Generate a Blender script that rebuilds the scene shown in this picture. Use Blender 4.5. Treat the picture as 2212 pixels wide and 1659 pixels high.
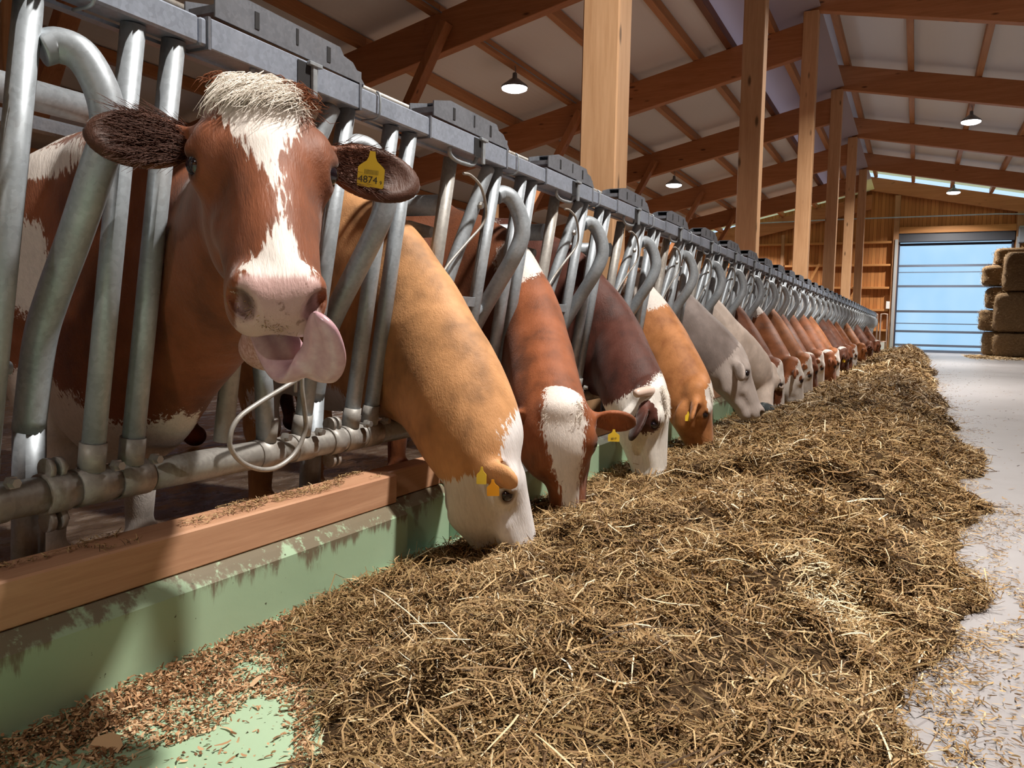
# Dairy barn: a row of cows feeding through a galvanised headlock fence.
# One scene unit stands for 1.25 m; the camera is at the origin, the feed table at z = FZ.
import bpy, bmesh, math, random
import numpy as np
from mathutils import Vector, Matrix
import openvdb

for o in list(bpy.data.objects):
    bpy.data.objects.remove(o)
SC = bpy.context.scene
COL = SC.collection
random.seed(7)
RNG = np.random.default_rng(11)
PI = math.pi

# ------------------------------------------------------------------ camera, world, exposure
SC.unit_settings.scale_length = 1.25
FZ = -0.625          # feed table / drive-through floor
CZ = -0.64           # floor the cows stand on
YW = 29.4            # far gable wall


def cam_axes(yaw, pit, rol):
    cy, sy, cp, sp = math.cos(yaw), math.sin(yaw), math.cos(pit), math.sin(pit)
    F = Vector((-sy * cp, cy * cp, -sp)); Rt = Vector((cy, sy, 0)); U = Rt.cross(F)
    c, s = math.cos(rol), math.sin(rol)
    return c * Rt + s * U, -s * Rt + c * U, F


_r, _u, _f = cam_axes(0.4556, 0.0726, 0.0205)
cam_data = bpy.data.cameras.new('camera')
cam = bpy.data.objects.new('camera', cam_data)
COL.objects.link(cam)
cam.matrix_world = Matrix(((_r.x, _u.x, -_f.x, 0), (_r.y, _u.y, -_f.y, 0), (_r.z, _u.z, -_f.z, 0), (0, 0, 0, 1)))
cam_data.sensor_width = 36.0
cam_data.lens = 1773.5 / 2212 * 36
cam_data.clip_start = 0.02
cam_data.clip_end = 200
SC.camera = cam

world = bpy.data.worlds.new('sky'); SC.world = world; world.use_nodes = True
bg = world.node_tree.nodes['Background']
bg.inputs[0].default_value = (0.52, 0.73, 1.0, 1)
bg.inputs[1].default_value = 1.2

SC.view_settings.view_transform = 'Standard'
SC.view_settings.look = 'None'
SC.view_settings.exposure = 0.0
SC.view_settings.gamma = 1.0
SC.view_settings.use_curve_mapping = False
SC.cycles.use_denoising = True
SC.cycles.use_adaptive_sampling = True
SC.cycles.adaptive_threshold = 0.04
SC.cycles.adaptive_min_samples = 12
SC.cycles.max_bounces = 5
SC.cycles.diffuse_bounces = 3
SC.cycles.glossy_bounces = 3
SC.cycles.transmission_bounces = 4
SC.cycles.sample_clamp_indirect = 4.0
SC.cycles.caustics_reflective = False
SC.cycles.caustics_refractive = False

LAMP_W = 300.0       # radiant power of one pendant lamp
LAMP_COL = (1.0, 0.94, 0.87)


# ------------------------------------------------------------------ helpers: objects and tags
def tag(o, label=None, cat=None, group=None, kind=None):
    if label: o['label'] = label
    if cat: o['category'] = cat
    if group: o['group'] = group
    if kind: o['kind'] = kind
    return o


_ONE = 'zeroth first second third fourth fifth sixth seventh eighth ninth tenth eleventh twelfth thirteenth fourteenth fifteenth sixteenth seventeenth eighteenth nineteenth'.split()
def ordinal(n):
    if n < 20: return _ONE[n]
    if n % 10 == 0: return {2: 'twentieth', 3: 'thirtieth', 4: 'fortieth'}[n // 10]
    return {2: 'twenty', 3: 'thirty', 4: 'forty'}[n // 10] + '-' + _ONE[n % 10]


def empty(name, loc, label=None, cat=None, group=None, kind=None):
    o = bpy.data.objects.new(name, None)
    o.empty_display_size = 0.1
    COL.objects.link(o)
    o.location = loc
    return tag(o, label, cat, group, kind)


def link(name, me, parent=None):
    o = bpy.data.objects.new(name, me)
    COL.objects.link(o)
    if parent:
        o.parent = parent
        p = parent; off = Vector((0, 0, 0))
        while p:
            off += p.location; p = p.parent
        o.location = -off
    return o


def copy_tree(o, parent=None):
    c = o.copy(); COL.objects.link(c)
    if parent: c.parent = parent
    for ch in o.children:
        copy_tree(ch, c)
    return c


class MB:
    """collects boxes, tubes and lathes in world coordinates and links them as one mesh object"""
    def __init__(s):
        s.v = []; s.f = []; s.sm = []; s.n = 0

    def add(s, verts, faces, smooth=False):
        b = s.n
        s.v.extend([tuple(p) for p in verts]); s.n += len(verts)
        for f in faces:
            s.f.append(tuple(i + b for i in f)); s.sm.append(smooth)
        return s

    def hexa(s, p, bev=0.0):
        """p: 8 corners, bottom 0-3 ccw, top 4-7"""
        F = [(0, 3, 2, 1), (4, 5, 6, 7), (0, 1, 5, 4), (1, 2, 6, 5), (2, 3, 7, 6), (3, 0, 4, 7)]
        if bev <= 0:
            return s.add(p, F)
        bm = bmesh.new()
        vs = [bm.verts.new(q) for q in p]
        for f in F: bm.faces.new([vs[i] for i in f])
        bmesh.ops.bevel(bm, geom=bm.edges[:], offset=bev, segments=1, affect='EDGES', profile=0.5)
        bm.verts.ensure_lookup_table()
        ix = {v: i for i, v in enumerate(bm.verts)}
        vv = [tuple(v.co) for v in bm.verts]; ff = [[ix[v] for v in f.verts] for f in bm.faces]
        bm.free()
        return s.add(vv, ff)

    def box(s, x0, x1, y0, y1, z0, z1, bev=0.0):
        return s.hexa([(x0, y0, z0), (x1, y0, z0), (x1, y1, z0), (x0, y1, z0), (x0, y0, z1), (x1, y0, z1), (x1, y1, z1), (x0, y1, z1)], bev)

    def beam(s, a, b, w, h, up=(0, 0, 1), bev=0.0):
        """rectangular bar from a to b, width w sideways, height h along up"""
        a = Vector(a); b = Vector(b); d = (b - a).normalized(); up = Vector(up)
        sd = d.cross(up).normalized(); u = sd.cross(d).normalized()
        A = []
        for p in (a, b):
            A.append([p - sd * w / 2 - u * h / 2, p + sd * w / 2 - u * h / 2, p + sd * w / 2 + u * h / 2, p - sd * w / 2 + u * h / 2])
        return s.hexa([A[0][0], A[0][1], A[0][2], A[0][3], A[1][0], A[1][1], A[1][2], A[1][3]][0:8], bev)

    def prism(s, pts, axis, a, b):
        """extrude the polygon pts (2D) along axis from a to b"""
        n = len(pts)
        def mk(p, t):
            return {'x': (t, p[0], p[1]), 'y': (p[0], t, p[1]), 'z': (p[0], p[1], t)}[axis]
        v = [mk(p, a) for p in pts] + [mk(p, b) for p in pts]
        F = [tuple(range(n))[::-1], tuple(range(n, 2 * n))] + [(i, (i + 1) % n, n + (i + 1) % n, n + i) for i in range(n)]
        return s.add(v, F)

    def tube(s, pts, r, n=14, caps=True, smooth=True):
        pts = [Vector(p) for p in pts]; m = len(pts)
        rr = r if isinstance(r, (list, tuple)) else [r] * m
        T = []
        for i in range(m):
            t = pts[min(i + 1, m - 1)] - pts[max(i - 1, 0)]
            T.append(t.normalized())
        ref = Vector((0, 0, 1)) if abs(T[0].z) < 0.9 else Vector((1, 0, 0))
        u = T[0].cross(ref).normalized()
        vv = []
        for i in range(m):
            u = (u - T[i] * u.dot(T[i])).normalized(); w = T[i].cross(u)
            for k in range(n):
                a = 2 * PI * k / n
                vv.append(pts[i] + (u * math.cos(a) + w * math.sin(a)) * rr[i])
        ff = []
        for i in range(m - 1):
            for k in range(n):
                ff.append((i * n + k, i * n + (k + 1) % n, (i + 1) * n + (k + 1) % n, (i + 1) * n + k))
        s.add(vv, ff, smooth)
        if caps:
            b = s.n - len(vv)
            s.f.append(tuple(range(b, b + n))[::-1]); s.sm.append(False)
            s.f.append(tuple(range(b + (m - 1) * n, b + m * n))); s.sm.append(False)
        return s

    def lathe(s, prof, c, n=24, axis='z', smooth=True):
        """prof: (radius, height) pairs turned about a vertical axis through c"""
        vv = []; ff = []; m = len(prof)
        for r, h in prof:
            for k in range(n):
                a = 2 * PI * k / n; p = (r * math.cos(a), r * math.sin(a), h)
                if axis == 'x': p = (h, p[0], p[1])
                if axis == 'y': p = (p[0], h, p[1])
                vv.append((c[0] + p[0], c[1] + p[1], c[2] + p[2]))
        for i in range(m - 1):
            for k in range(n):
                ff.append((i * n + k, i * n + (k + 1) % n, (i + 1) * n + (k + 1) % n, (i + 1) * n + k))
        return s.add(vv, ff, smooth)

    def build(s, name, mat, parent=None):
        me = bpy.data.meshes.new(name)
        me.from_pydata(s.v, [], s.f)
        me.polygons.foreach_set('use_smooth', s.sm)
        me.materials.append(mat)
        me.validate(); me.update()
        return link(name, me, parent)


def spline(pts, n=8):
    """Catmull-Rom through pts"""
    P = [Vector(p) for p in pts]; P = [P[0] * 2 - P[1]] + P + [P[-1] * 2 - P[-2]]
    out = []
    for i in range(1, len(P) - 2):
        for k in range(n):
            t = k / n; a, b, c, d = P[i - 1], P[i], P[i + 1], P[i + 2]
            out.append(0.5 * ((2 * b) + (c - a) * t + (2 * a - 5 * b + 4 * c - d) * t * t + (3 * b - a - 3 * c + d) * t ** 3))
    out.append(P[-2])
    return out


# ------------------------------------------------------------------ helpers: materials
class NT:
    def __init__(s, name):
        s.m = bpy.data.materials.new(name); s.m.use_nodes = True
        s.t = s.m.node_tree; s.t.nodes.clear()
        s.out = s.n('ShaderNodeOutputMaterial')

    def n(s, typ, **kw):
        nd = s.t.nodes.new(typ)
        for k, v in kw.items(): setattr(nd, k, v)
        return nd

    def l(s, a, b): s.t.links.new(a, b)

    def inp(s, sock, v):
        if hasattr(v, 'links') or hasattr(v, 'is_linked'): s.l(v, sock)
        else: sock.default_value = v if not (isinstance(v, tuple) and len(v) == 3 and sock.type == 'RGBA') else v + (1,)

    def coord(s, kind='Object', scale=(1, 1, 1), rot=(0, 0, 0), src=None):
        m = s.n('ShaderNodeMapping'); m.inputs['Scale'].default_value = scale; m.inputs['Rotation'].default_value = rot
        s.l(src if src else s.n('ShaderNodeTexCoord').outputs[kind], m.inputs[0]); return m.outputs[0]

    def geo(s, scale=(1, 1, 1)):
        m = s.n('ShaderNodeMapping'); m.inputs['Scale'].default_value = scale
        s.l(s.n('ShaderNodeNewGeometry').outputs['Position'], m.inputs[0]); return m.outputs[0]

    def noise(s, vec, scale, detail=3, rough=0.55, dist=0.0):
        n = s.n('ShaderNodeTexNoise'); s.l(vec, n.inputs['Vector'])
        n.inputs['Scale'].default_value = scale; n.inputs['Detail'].default_value = detail
        n.inputs['Roughness'].default_value = rough; n.inputs['Distortion'].default_value = dist
        return n.outputs['Fac']

    def ramp(s, fac, stops, interp='LINEAR'):
        r = s.n('ShaderNodeValToRGB'); r.color_ramp.interpolation = interp
        e = r.color_ramp.elements
        while len(e) < len(stops): e.new(0.5)
        for i, (p, c) in enumerate(stops):
            e[i].position = p; e[i].color = (c if isinstance(c, tuple) else (c, c, c)) + (1,)
        s.l(fac, r.inputs[0]); return r.outputs[0]

    def mix(s, fac, a, b, mode='MIX'):
        m = s.n('ShaderNodeMix', data_type='RGBA', blend_type=mode)
        s.inp(m.inputs[0], fac); s.inp(m.inputs[6], a); s.inp(m.inputs[7], b); return m.outputs[2]

    def math(s, op, a, b=0.0, c=0.0, clamp=False):
        m = s.n('ShaderNodeMath', operation=op); m.use_clamp = clamp
        s.inp(m.inputs[0], a); s.inp(m.inputs[1], b); s.inp(m.inputs[2], c); return m.outputs[0]

    def step(s, x, lo, hi):
        m = s.n('ShaderNodeMapRange'); m.interpolation_type = 'SMOOTHSTEP'
        s.inp(m.inputs[0], x); m.inputs[1].default_value = lo; m.inputs[2].default_value = hi; return m.outputs[0]

    def attr(s, name, out='Fac'):
        a = s.n('ShaderNodeAttribute'); a.attribute_name = name; return a.outputs[out]

    def bump(s, h, strength=0.3, dist=0.01):
        b = s.n('ShaderNodeBump'); b.inputs['Strength'].default_value = strength; b.inputs['Distance'].default_value = dist
        s.l(h, b.inputs['Height']); return b.outputs[0]

    def bsdf(s, color, rough=0.6, metal=0.0, normal=None, spec=0.5, **kw):
        p = s.n('ShaderNodeBsdfPrincipled')
        s.inp(p.inputs['Base Color'], color); s.inp(p.inputs['Roughness'], rough); s.inp(p.inputs['Metallic'], metal)
        p.inputs['Specular IOR Level'].default_value = spec
        if normal: s.l(normal, p.inputs['Normal'])
        for k, v in kw.items(): s.inp(p.inputs[k.replace('_', ' ')], v)
        s.l(p.outputs[0], s.out.inputs[0]); return s.m


def wood(name, axis, light, dark, knots=True, rough=0.55, scale=1.0):
    t = NT(name)
    sc = {'x': (0.35, 6, 6), 'y': (6, 0.35, 6), 'z': (6, 6, 0.35)}[axis]
    sc = tuple(c * scale for c in sc)
    g = t.geo(sc)
    n1 = t.noise(g, 3.0, 5, 0.62, 0.6)
    n2 = t.noise(g, 14.0, 3, 0.6)
    f = t.math('ADD', t.math('MULTIPLY', n1, 0.65), t.math('MULTIPLY', n2, 0.35))
    c = t.ramp(f, [(0.32, dark), (0.5, tuple((a + b) / 2 for a, b in zip(light, dark))), (0.68, light)])
    if knots:
        v = t.n('ShaderNodeTexVoronoi'); v.inputs['Scale'].default_value = 1.0
        k = {'x': (2.2, 7, 7), 'y': (7, 2.2, 7), 'z': (7, 7, 2.2)}[axis]
        t.l(t.geo(k), v.inputs['Vector'])
        kn = t.math('SUBTRACT', 1.0, t.step(v.outputs['Distance'], 0.05, 0.16))
        big = t.math('MULTIPLY', kn, t.step(t.noise(t.geo(), 2.3, 1), 0.36, 0.50))
        c = t.mix(big, c, tuple(a * 0.35 for a in dark))
    return t.bsdf(c, rough, 0, t.bump(f, 0.12, 0.004), 0.35)


def galv(name, tint=(0.37, 0.41, 0.445), dirt=0.35, rough=0.46, metal=0.4):
    t = NT(name)
    p = t.geo()
    v = t.n('ShaderNodeTexVoronoi'); v.inputs['Scale'].default_value = 130; t.l(p, v.inputs['Vector'])
    sp = t.n('ShaderNodeSeparateColor'); t.l(v.outputs['Color'], sp.inputs[0])
    n = t.noise(p, 9, 4, 0.6)
    f = t.math('ADD', t.math('MULTIPLY', sp.outputs[0], 0.2), t.math('MULTIPLY', n, 0.8))
    c = t.ramp(f, [(0.3, tuple(a * 0.80 for a in tint)), (0.7, tuple(min(1, a * 1.18) for a in tint))])
    d = t.step(t.noise(t.geo((3, 3, 1.2)), 3.2, 5, 0.7), 0.52, 0.72)
    d = t.math('MULTIPLY', d, dirt)
    c = t.mix(d, c, (0.17, 0.125, 0.085))
    r = t.math('ADD', rough, t.math('MULTIPLY', d, 0.35), clamp=True)
    m = t.math('MULTIPLY', t.math('SUBTRACT', 1.0, d), metal)
    return t.bsdf(c, r, m, t.bump(n, 0.08, 0.002), 0.5)


def plain(name, col, rough=0.5, metal=0.0, spec=0.5):
    return NT(name).bsdf(col, rough, metal, None, spec)


M = {}
M['post_wood'] = wood('glulam_upright_wood', 'z', (0.71, 0.43, 0.235), (0.53, 0.29, 0.14))
M['rafter_wood'] = wood('glulam_rafter_wood', 'x', (0.52, 0.225, 0.095), (0.36, 0.14, 0.055))
M['purlin_wood'] = wood('purlin_wood', 'y', (0.55, 0.265, 0.115), (0.39, 0.17, 0.07), knots=False)
M['brace_wood'] = wood('brace_wood', 'z', (0.46, 0.20, 0.08), (0.32, 0.12, 0.045))
M['sill_wood'] = wood('larch_sill_wood', 'y', (0.60, 0.34, 0.205), (0.43, 0.22, 0.125), scale=1.6)
M['galv'] = galv('galvanised_steel')
M['galv_dirty'] = galv('soiled_galvanised_steel', (0.36, 0.345, 0.32), 0.8, 0.5, 0.3)
M['galv_dark'] = galv('weathered_galvanised_sheet', (0.215, 0.23, 0.262), 0.15, 0.45, 0.4)
M['galv_rail'] = galv('galvanised_rail_steel', (0.37, 0.42, 0.51), 0.10, 0.42, 0.4)
M['black'] = plain('slot_shade_black', (0.02, 0.02, 0.022), 0.6)  # near-black colour painted in for the shade inside the latch slots
M['bolt'] = plain('zinc_bolt', (0.4, 0.39, 0.37), 0.4, 0.8)
# ------------------------------------------------------------------ setting: floors
t = NT('poured_concrete_floor')
p = t.geo()
f = t.math('ADD', t.math('MULTIPLY', t.noise(p, 0.7, 4), 0.6), t.math('MULTIPLY', t.noise(p, 7, 5, 0.65), 0.4))
c = t.ramp(f, [(0.3, (0.205, 0.19, 0.19)), (0.7, (0.30, 0.285, 0.29))])
spk = t.step(t.noise(t.geo((1, .6, 1)), 34, 3, 0.6), 0.655, 0.70)
c = t.mix(t.math('MULTIPLY', spk, 0.6), c, (0.22, 0.15, 0.08))
t.bsdf(c, t.math('ADD', 0.30, t.math('MULTIPLY', f, 0.25)), 0, t.bump(t.noise(p, 26, 4), 0.06, 0.004), 0.5)
M['concrete'] = t.m

t = NT('soiled_wet_stable_floor')
p = t.geo()
n = t.noise(t.geo((1.6, 0.7, 1)), 9, 5, 0.65)
c = t.ramp(n, [(0.35, (0.05, 0.035, 0.025)), (0.62, (0.17, 0.12, 0.085)), (0.75, (0.28, 0.22, 0.17))])
r = t.ramp(n, [(0.46, 0.08), (0.66, 0.5)])
t.bsdf(c, r, 0, t.bump(t.noise(t.geo((1.4, 0.7, 1)), 34, 5, 0.7), 0.6, 0.02), 1.0)
M['wet'] = t.m

t = NT('green_painted_concrete')
p = t.geo()
n = t.noise(p, 5, 5, 0.65)
base = t.ramp(t.noise(p, 2.2, 4), [(0.3, (0.33, 0.475, 0.31)), (0.7, (0.40, 0.545, 0.37))])
sep = t.n('ShaderNodeSeparateXYZ'); t.l(p, sep.inputs[0])
hz = t.math('ADD', sep.outputs[2], t.math('MULTIPLY', t.math('SUBTRACT', t.noise(t.geo((7, 7, 1.5)), 2.0, 5, 0.7), 0.5), 0.20))
hz = t.math('ADD', hz, t.math('MULTIPLY', t.math('SUBTRACT', t.noise(t.geo((1, 1, 1)), 1.8, 1), 0.5), 0.22))
grime = t.math('MULTIPLY', t.step(hz, -0.526, -0.498), t.step(t.noise(p, 40, 4, 0.7), 0.30, 0.45))
c = t.mix(t.math('MULTIPLY', grime, 0.85), base, (0.145, 0.085, 0.055))
chips = t.step(t.noise(p, 48, 3, 0.6), 0.70, 0.735)
c = t.mix(chips, c, (0.09, 0.10, 0.06))
t.bsdf(c, 0.5, 0, t.bump(t.noise(p, 14, 5), 0.15, 0.006), 0.4)
M['green'] = t.m

XK = -1.17           # face of the kerb
m = MB()
m.box(-0.25, 7.5, -9, YW + 0.1, FZ - 0.2, FZ)
tag(m.build('floor', M['concrete']), kind='structure')
m = MB(); m.box(XK, -0.25, -9, YW + 0.1, FZ - 0.2, FZ + 0.002)
tag(m.build('floor', M['green']), kind='structure')
m = MB(); m.box(-12, -1.29, -9, YW + 0.1, CZ - 0.2, CZ)
tag(m.build('floor', M['wet']), kind='structure')

# kerb: painted concrete upstand in lengths, each carrying a larch sill
SILL = [(-0.9, 1.785, 0), (1.785, 2.06, 1), (2.06, 4.9, 0), (4.9, 12.0, 0), (12.0, 20.5, 0), (20.5, YW - 0.1, 0)]
klab = ['green painted concrete kerb under the nearest larch beam, scuffed brown along its top edge',
        'short set-back green kerb section behind the white-faced orange cow',
        'green painted kerb section between the white-faced cow and the grey cow',
        'green kerb section beside the red-brown cows past the cream cow',
        'green kerb section in the far half of the cow row', 'last green kerb section by the far gable wall']
slab_ = ['larch beam lying on the kerb nearest the camera with hay crumbs on top',
         'short recessed larch beam behind the jaw of the orange cow',
         'larch beam on the kerb below the brown and dark cows', 'larch beam on the kerb below the red-brown cows',
         'larch beam on the kerb in the far half of the row', 'larch beam end section on the kerb by the gable wall']
for i, (y0, y1, rec) in enumerate(SILL):
    dx = -0.035 if rec else 0.0
    x0, x1 = -1.31, XK + dx
    m = MB()
    m.prism([(x0, FZ - 0.05), (x1, FZ - 0.05), (x1, -0.500), (x1 - 0.016, -0.484), (x1 - 0.028, -0.474), (x0, -0.474)], 'y', y0, y1 - 0.002)
    tag(m.build('kerb', M['green']), klab[i], 'kerb', 'green feed kerb sections')
    m = MB(); m.box(-1.298, -1.2 + dx, y0, y1 - 0.006, -0.4735, -0.397, 0.0035)
    tag(m.build('larch_beam', M['sill_wood']), slab_[i], 'beam', 'larch beams on the kerb')

# ------------------------------------------------------------------ setting: roof
def zl_(x): return 4.42 + 0.225 * (x + 1.5)      # top of the left rafters
def zr_(x): return 4.97 - 0.205 * (x + 1.49)     # top of the right rafters
PH = 0.15

t = NT('cream_roof_sheet')
p = t.geo()
w = t.n('ShaderNodeTexWave', wave_type='BANDS', bands_direction='X'); w.inputs['Scale'].default_value = 4.0; t.l(p, w.inputs[0])
t.bsdf((0.76, 0.76, 0.76), 0.6, 0, t.bump(w.outputs['Fac'], 0.08, 0.01), 0.3)
M['ceiling'] = t.m


def sky_sheet(name, col, k=1.0):
    t = NT(name)
    tr = t.n('ShaderNodeBsdfTranslucent'); tr.inputs[0].default_value = tuple(c * k for c in col) + (1,)
    df = t.n('ShaderNodeBsdfDiffuse'); df.inputs[0].default_value = (0.7, 0.75, 0.75, 1)
    mx = t.n('ShaderNodeMixShader'); mx.inputs[0].default_value = 0.25
    t.l(tr.outputs[0], mx.inputs[1]); t.l(df.outputs[0], mx.inputs[2]); t.l(mx.outputs[0], t.out.inputs[0])
    return t.m


M['skylight'] = sky_sheet('translucent_roof_sheet', (0.72, 0.56, 0.55))
M['mint'] = sky_sheet('translucent_gable_sheet', (1.0, 0.90, 0.62))

YE = 27.2     # from here to the gable the roof sheets let light through
def slope(name, mat, zf, xa, xb, y0, y1, off=0.0, th=0.04, kind='structure'):
    m = MB(); za, zb = zf(xa) + PH + off, zf(xb) + PH + off
    m.hexa([(xa, y0, za), (xb, y0, zb), (xb, y1, zb), (xa, y1, za), (xa, y0, za + th), (xb, y0, zb + th), (xb, y1, zb + th), (xa, y1, za + th)])
    return tag(m.build(name, mat), kind=kind)


slope('ceiling', M['ceiling'], zl_, -12.0, -2.72, -9, YE)
slope('ceiling', M['ceiling'], zr_, -2.6, 7.5, -9, YE)
slope('window_1', M['skylight'], zl_, -2.70, -1.45, -9, YE, th=0.01)
slope('window_2', M['mint'], zl_, -12.0, -1.45, YE, YW, th=0.01)
slope('window_3', M['mint'], zr_, -2.6, 7.5, YE, YW, th=0.01)
m = MB(); m.box(-2.62, -2.60, -9, YW, zl_(-2.6) + PH + 0.3, zr_(-2.6) + PH)
tag(m.build('window_4', M['skylight']), kind='structure')

POSTY = [0.06, 4.27, 8.48, 12.69, 16.90, 21.11, 25.32]
RAFY = [-4.15] + POSTY + [YW - 0.13]
nth = ['nearest', 'second', 'third', 'fourth', 'fifth', 'sixth', 'seventh', 'eighth', 'ninth']
for i, y in enumerate(RAFY):
    g = 'glulam rafters of the left roof slope'
    m = MB()
    xa, xb, d = -11.8, -1.5, 0.47
    if i == 0 or i == 8: pass
    m.hexa([(xa, y - 0.07, zl_(xa) - d), (xb, y - 0.07, zl_(xb) - d), (xb, y + 0.07, zl_(xb) - d), (xa, y + 0.07, zl_(xa) - d),
            (xa, y - 0.07, zl_(xa)), (xb, y - 0.07, zl_(xb)), (xb, y + 0.07, zl_(xb)), (xa, y + 0.07, zl_(xa))], 0.006)
    where = 'out of view behind the camera' if i < 1 else ('against the far gable wall' if i == 8 else 'meeting the %s timber post of the row' % nth[i - 1])
    tag(m.build('roof_rafter', M['rafter_wood']), 'glulam rafter rising over the cows, %s' % where, 'rafter', g)
    m = MB(); xa, xb, d = -2.6, 7.4, 0.44
    yy = y + 0.02
    m.hexa([(xa, yy - 0.07, zr_(xa) - d), (xb, yy - 0.07, zr_(xb) - d), (xb, yy + 0.07, zr_(xb) - d), (xa, yy + 0.07, zr_(xa) - d),
            (xa, yy - 0.07, zr_(xa)), (xb, yy - 0.07, zr_(xb)), (xb, yy + 0.07, zr_(xb)), (xa, yy + 0.07, zr_(xa))], 0.006)
    where = where.replace('meeting', 'resting on top of')
    tag(m.build('roof_rafter', M['rafter_wood']), 'glulam rafter over the alley, %s' % where, 'rafter', 'glulam rafters of the right roof slope')

for xi, x in enumerate([-2.1, -3.2, -4.25, -5.25, -6.3, -7.35, -8.4, -9.5, -10.6]):
    for j in range(len(RAFY) - 1):
        m = MB(); y0, y1 = RAFY[j] - 0.0, RAFY[j + 1] - 0.0
        m.box(x - 0.05, x + 0.05, y0 + 0.003, y1 - 0.003, zl_(x) + 0.003, zl_(x) + PH - 0.008, 0.004)
        tag(m.build('roof_purlin', M['purlin_wood']), 'brown purlin of the left roof slope, %s below the ridge, %s bay from the camera' % (ordinal(xi + 1), ordinal(j + 1)), 'purlin', 'purlins of the left roof slope')
for xi, x in enumerate([-2.45, -1.42, -0.33, 0.76, 1.83, 2.9, 4.0, 5.1, 6.2]):
    for j in range(len(RAFY) - 1):
        m = MB(); y0, y1 = RAFY[j], RAFY[j + 1]
        m.box(x - 0.05, x + 0.05, y0 + 0.003, y1 - 0.003, zr_(x) + 0.003, zr_(x) + PH - 0.012, 0.004)
        tag(m.build('roof_purlin', M['purlin_wood']), 'brown purlin of the right roof slope, %s from the ridge, %s bay from the camera' % (ordinal(xi + 1), ordinal(j + 1)), 'purlin', 'purlins of the right roof slope')
# dark edge beam along the skylight
m = MB(); m.box(-2.76, -2.66, -9, YW - 0.2, zl_(-2.7) + 0.004, zl_(-2.7) + PH - 0.01, 0.004)
tag(m.build('skylight_edge_beam', wood('dark_edge_wood', 'y', (0.22, 0.09, 0.045), (0.13, 0.05, 0.03), False)), 'dark brown beam along the lower edge of the ridge skylight', 'beam')

plab = ['timber post just outside the left edge of the view', 'light orange glulam post, the widest one, rising behind the fence',
        'second glulam post from the camera with a dark face and a pale edge', 'third glulam post from the camera, bright orange',
        'fourth glulam post from the camera', 'fifth glulam post from the camera', 'sixth and farthest glulam post, near the gable wall']
for i, y in enumerate(POSTY):
    m = MB(); m.box(-1.67, -1.465, y - 0.10, y + 0.10, CZ, zr_(-1.49) - 0.445, 0.008)
    tag(m.build('timber_post', M['post_wood']), plab[i], 'post', 'glulam posts behind the feed fence')
# braces and secondary props under the left rafters
for i, y in enumerate(RAFY[1:8]):
    x = -5.0
    m = MB(); zt = zl_(x) - 0.30
    m.beam((-6.6, y - 0.175, CZ + 1.2), (x, y - 0.175, zt + 0.1), 0.10, 0.16, (0, 1, 0), 0.006)
    tag(m.build('timber_brace', M['brace_wood']), 'sloping brace under the left rafter at the %s post of the row' % nth[i], 'brace', 'braces under the left rafters')
    m = MB(); m.box(-6.78, -6.58, y - 0.09, y + 0.09, CZ, zl_(-6.7) - 0.475, 0.008)
    tag(m.build('timber_post', M['post_wood']), 'post behind the cows, in line with the %s post of the fence row' % nth[i], 'post', 'timber posts behind the cows')

# ------------------------------------------------------------------ setting: walls
def cladding(name, light, dark, axis='x', w=0.11):
    t = NT(name)
    p = t.geo()
    sep = t.n('ShaderNodeSeparateXYZ'); t.l(p, sep.inputs[0])
    q = t.math('DIVIDE', sep.outputs[0 if axis == 'x' else 1], w)
    fr = t.math('FRACT', q); fl = t.math('FLOOR', q)
    wn = t.n('ShaderNodeTexWhiteNoise', noise_dimensions='1D'); t.l(fl, wn.inputs['W'])
    n = t.noise(t.geo((7, 7, 0.5)), 3, 5, 0.6, 0.5)
    f = t.math('ADD', t.math('MULTIPLY', n, 0.6), t.math('MULTIPLY', wn.outputs[0], 0.4))
    c = t.ramp(f, [(0.25, dark), (0.75, light)])
    groove = t.math('LESS_THAN', t.math('ABSOLUTE', t.math('SUBTRACT', fr, 0.5)), 0.46)
    c = t.mix(groove, tuple(a * 0.35 for a in dark), c)
    return t.bsdf(c, 0.6, 0, t.bump(groove, 0.4, 0.006), 0.3)


M['clad'] = cladding('gable_cladding_wood', (0.58, 0.26, 0.085), (0.40, 0.16, 0.05))
M['clad_y'] = cladding('side_cladding_wood', (0.50, 0.24, 0.09), (0.36, 0.15, 0.05), 'y')
DX0, DX1, DZ = -0.66, 2.50, 3.03
def gable(y0, y1, name, z0, cut=True):
    m = MB()
    def zt(x): return (zl_(x) if x < -1.5 else zr_(x)) - 0.20
    xs = [-12, -1.5, DX0] if cut else [-12, -1.5]
    for a, b in [(-12, -1.5), (-1.5, DX0)] + [(DX1, 7.5)]:
        m.hexa([(a, y0, z0), (b, y0, z0), (b, y1, z0), (a, y1, z0), (a, y0, zt(a)), (b, y0, zt(b)), (b, y1, zt(b)), (a, y1, zt(a))])
    m.hexa([(DX0, y0, DZ + 0.1), (DX1, y0, DZ + 0.1), (DX1, y1, DZ + 0.1), (DX0, y1, DZ + 0.1), (DX0, y0, zt(DX0)), (DX1, y0, zt(DX1)), (DX1, y1, zt(DX1)), (DX0, y1, zt(DX0))])
    return tag(m.build(name, M['clad']), kind='structure')


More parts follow.
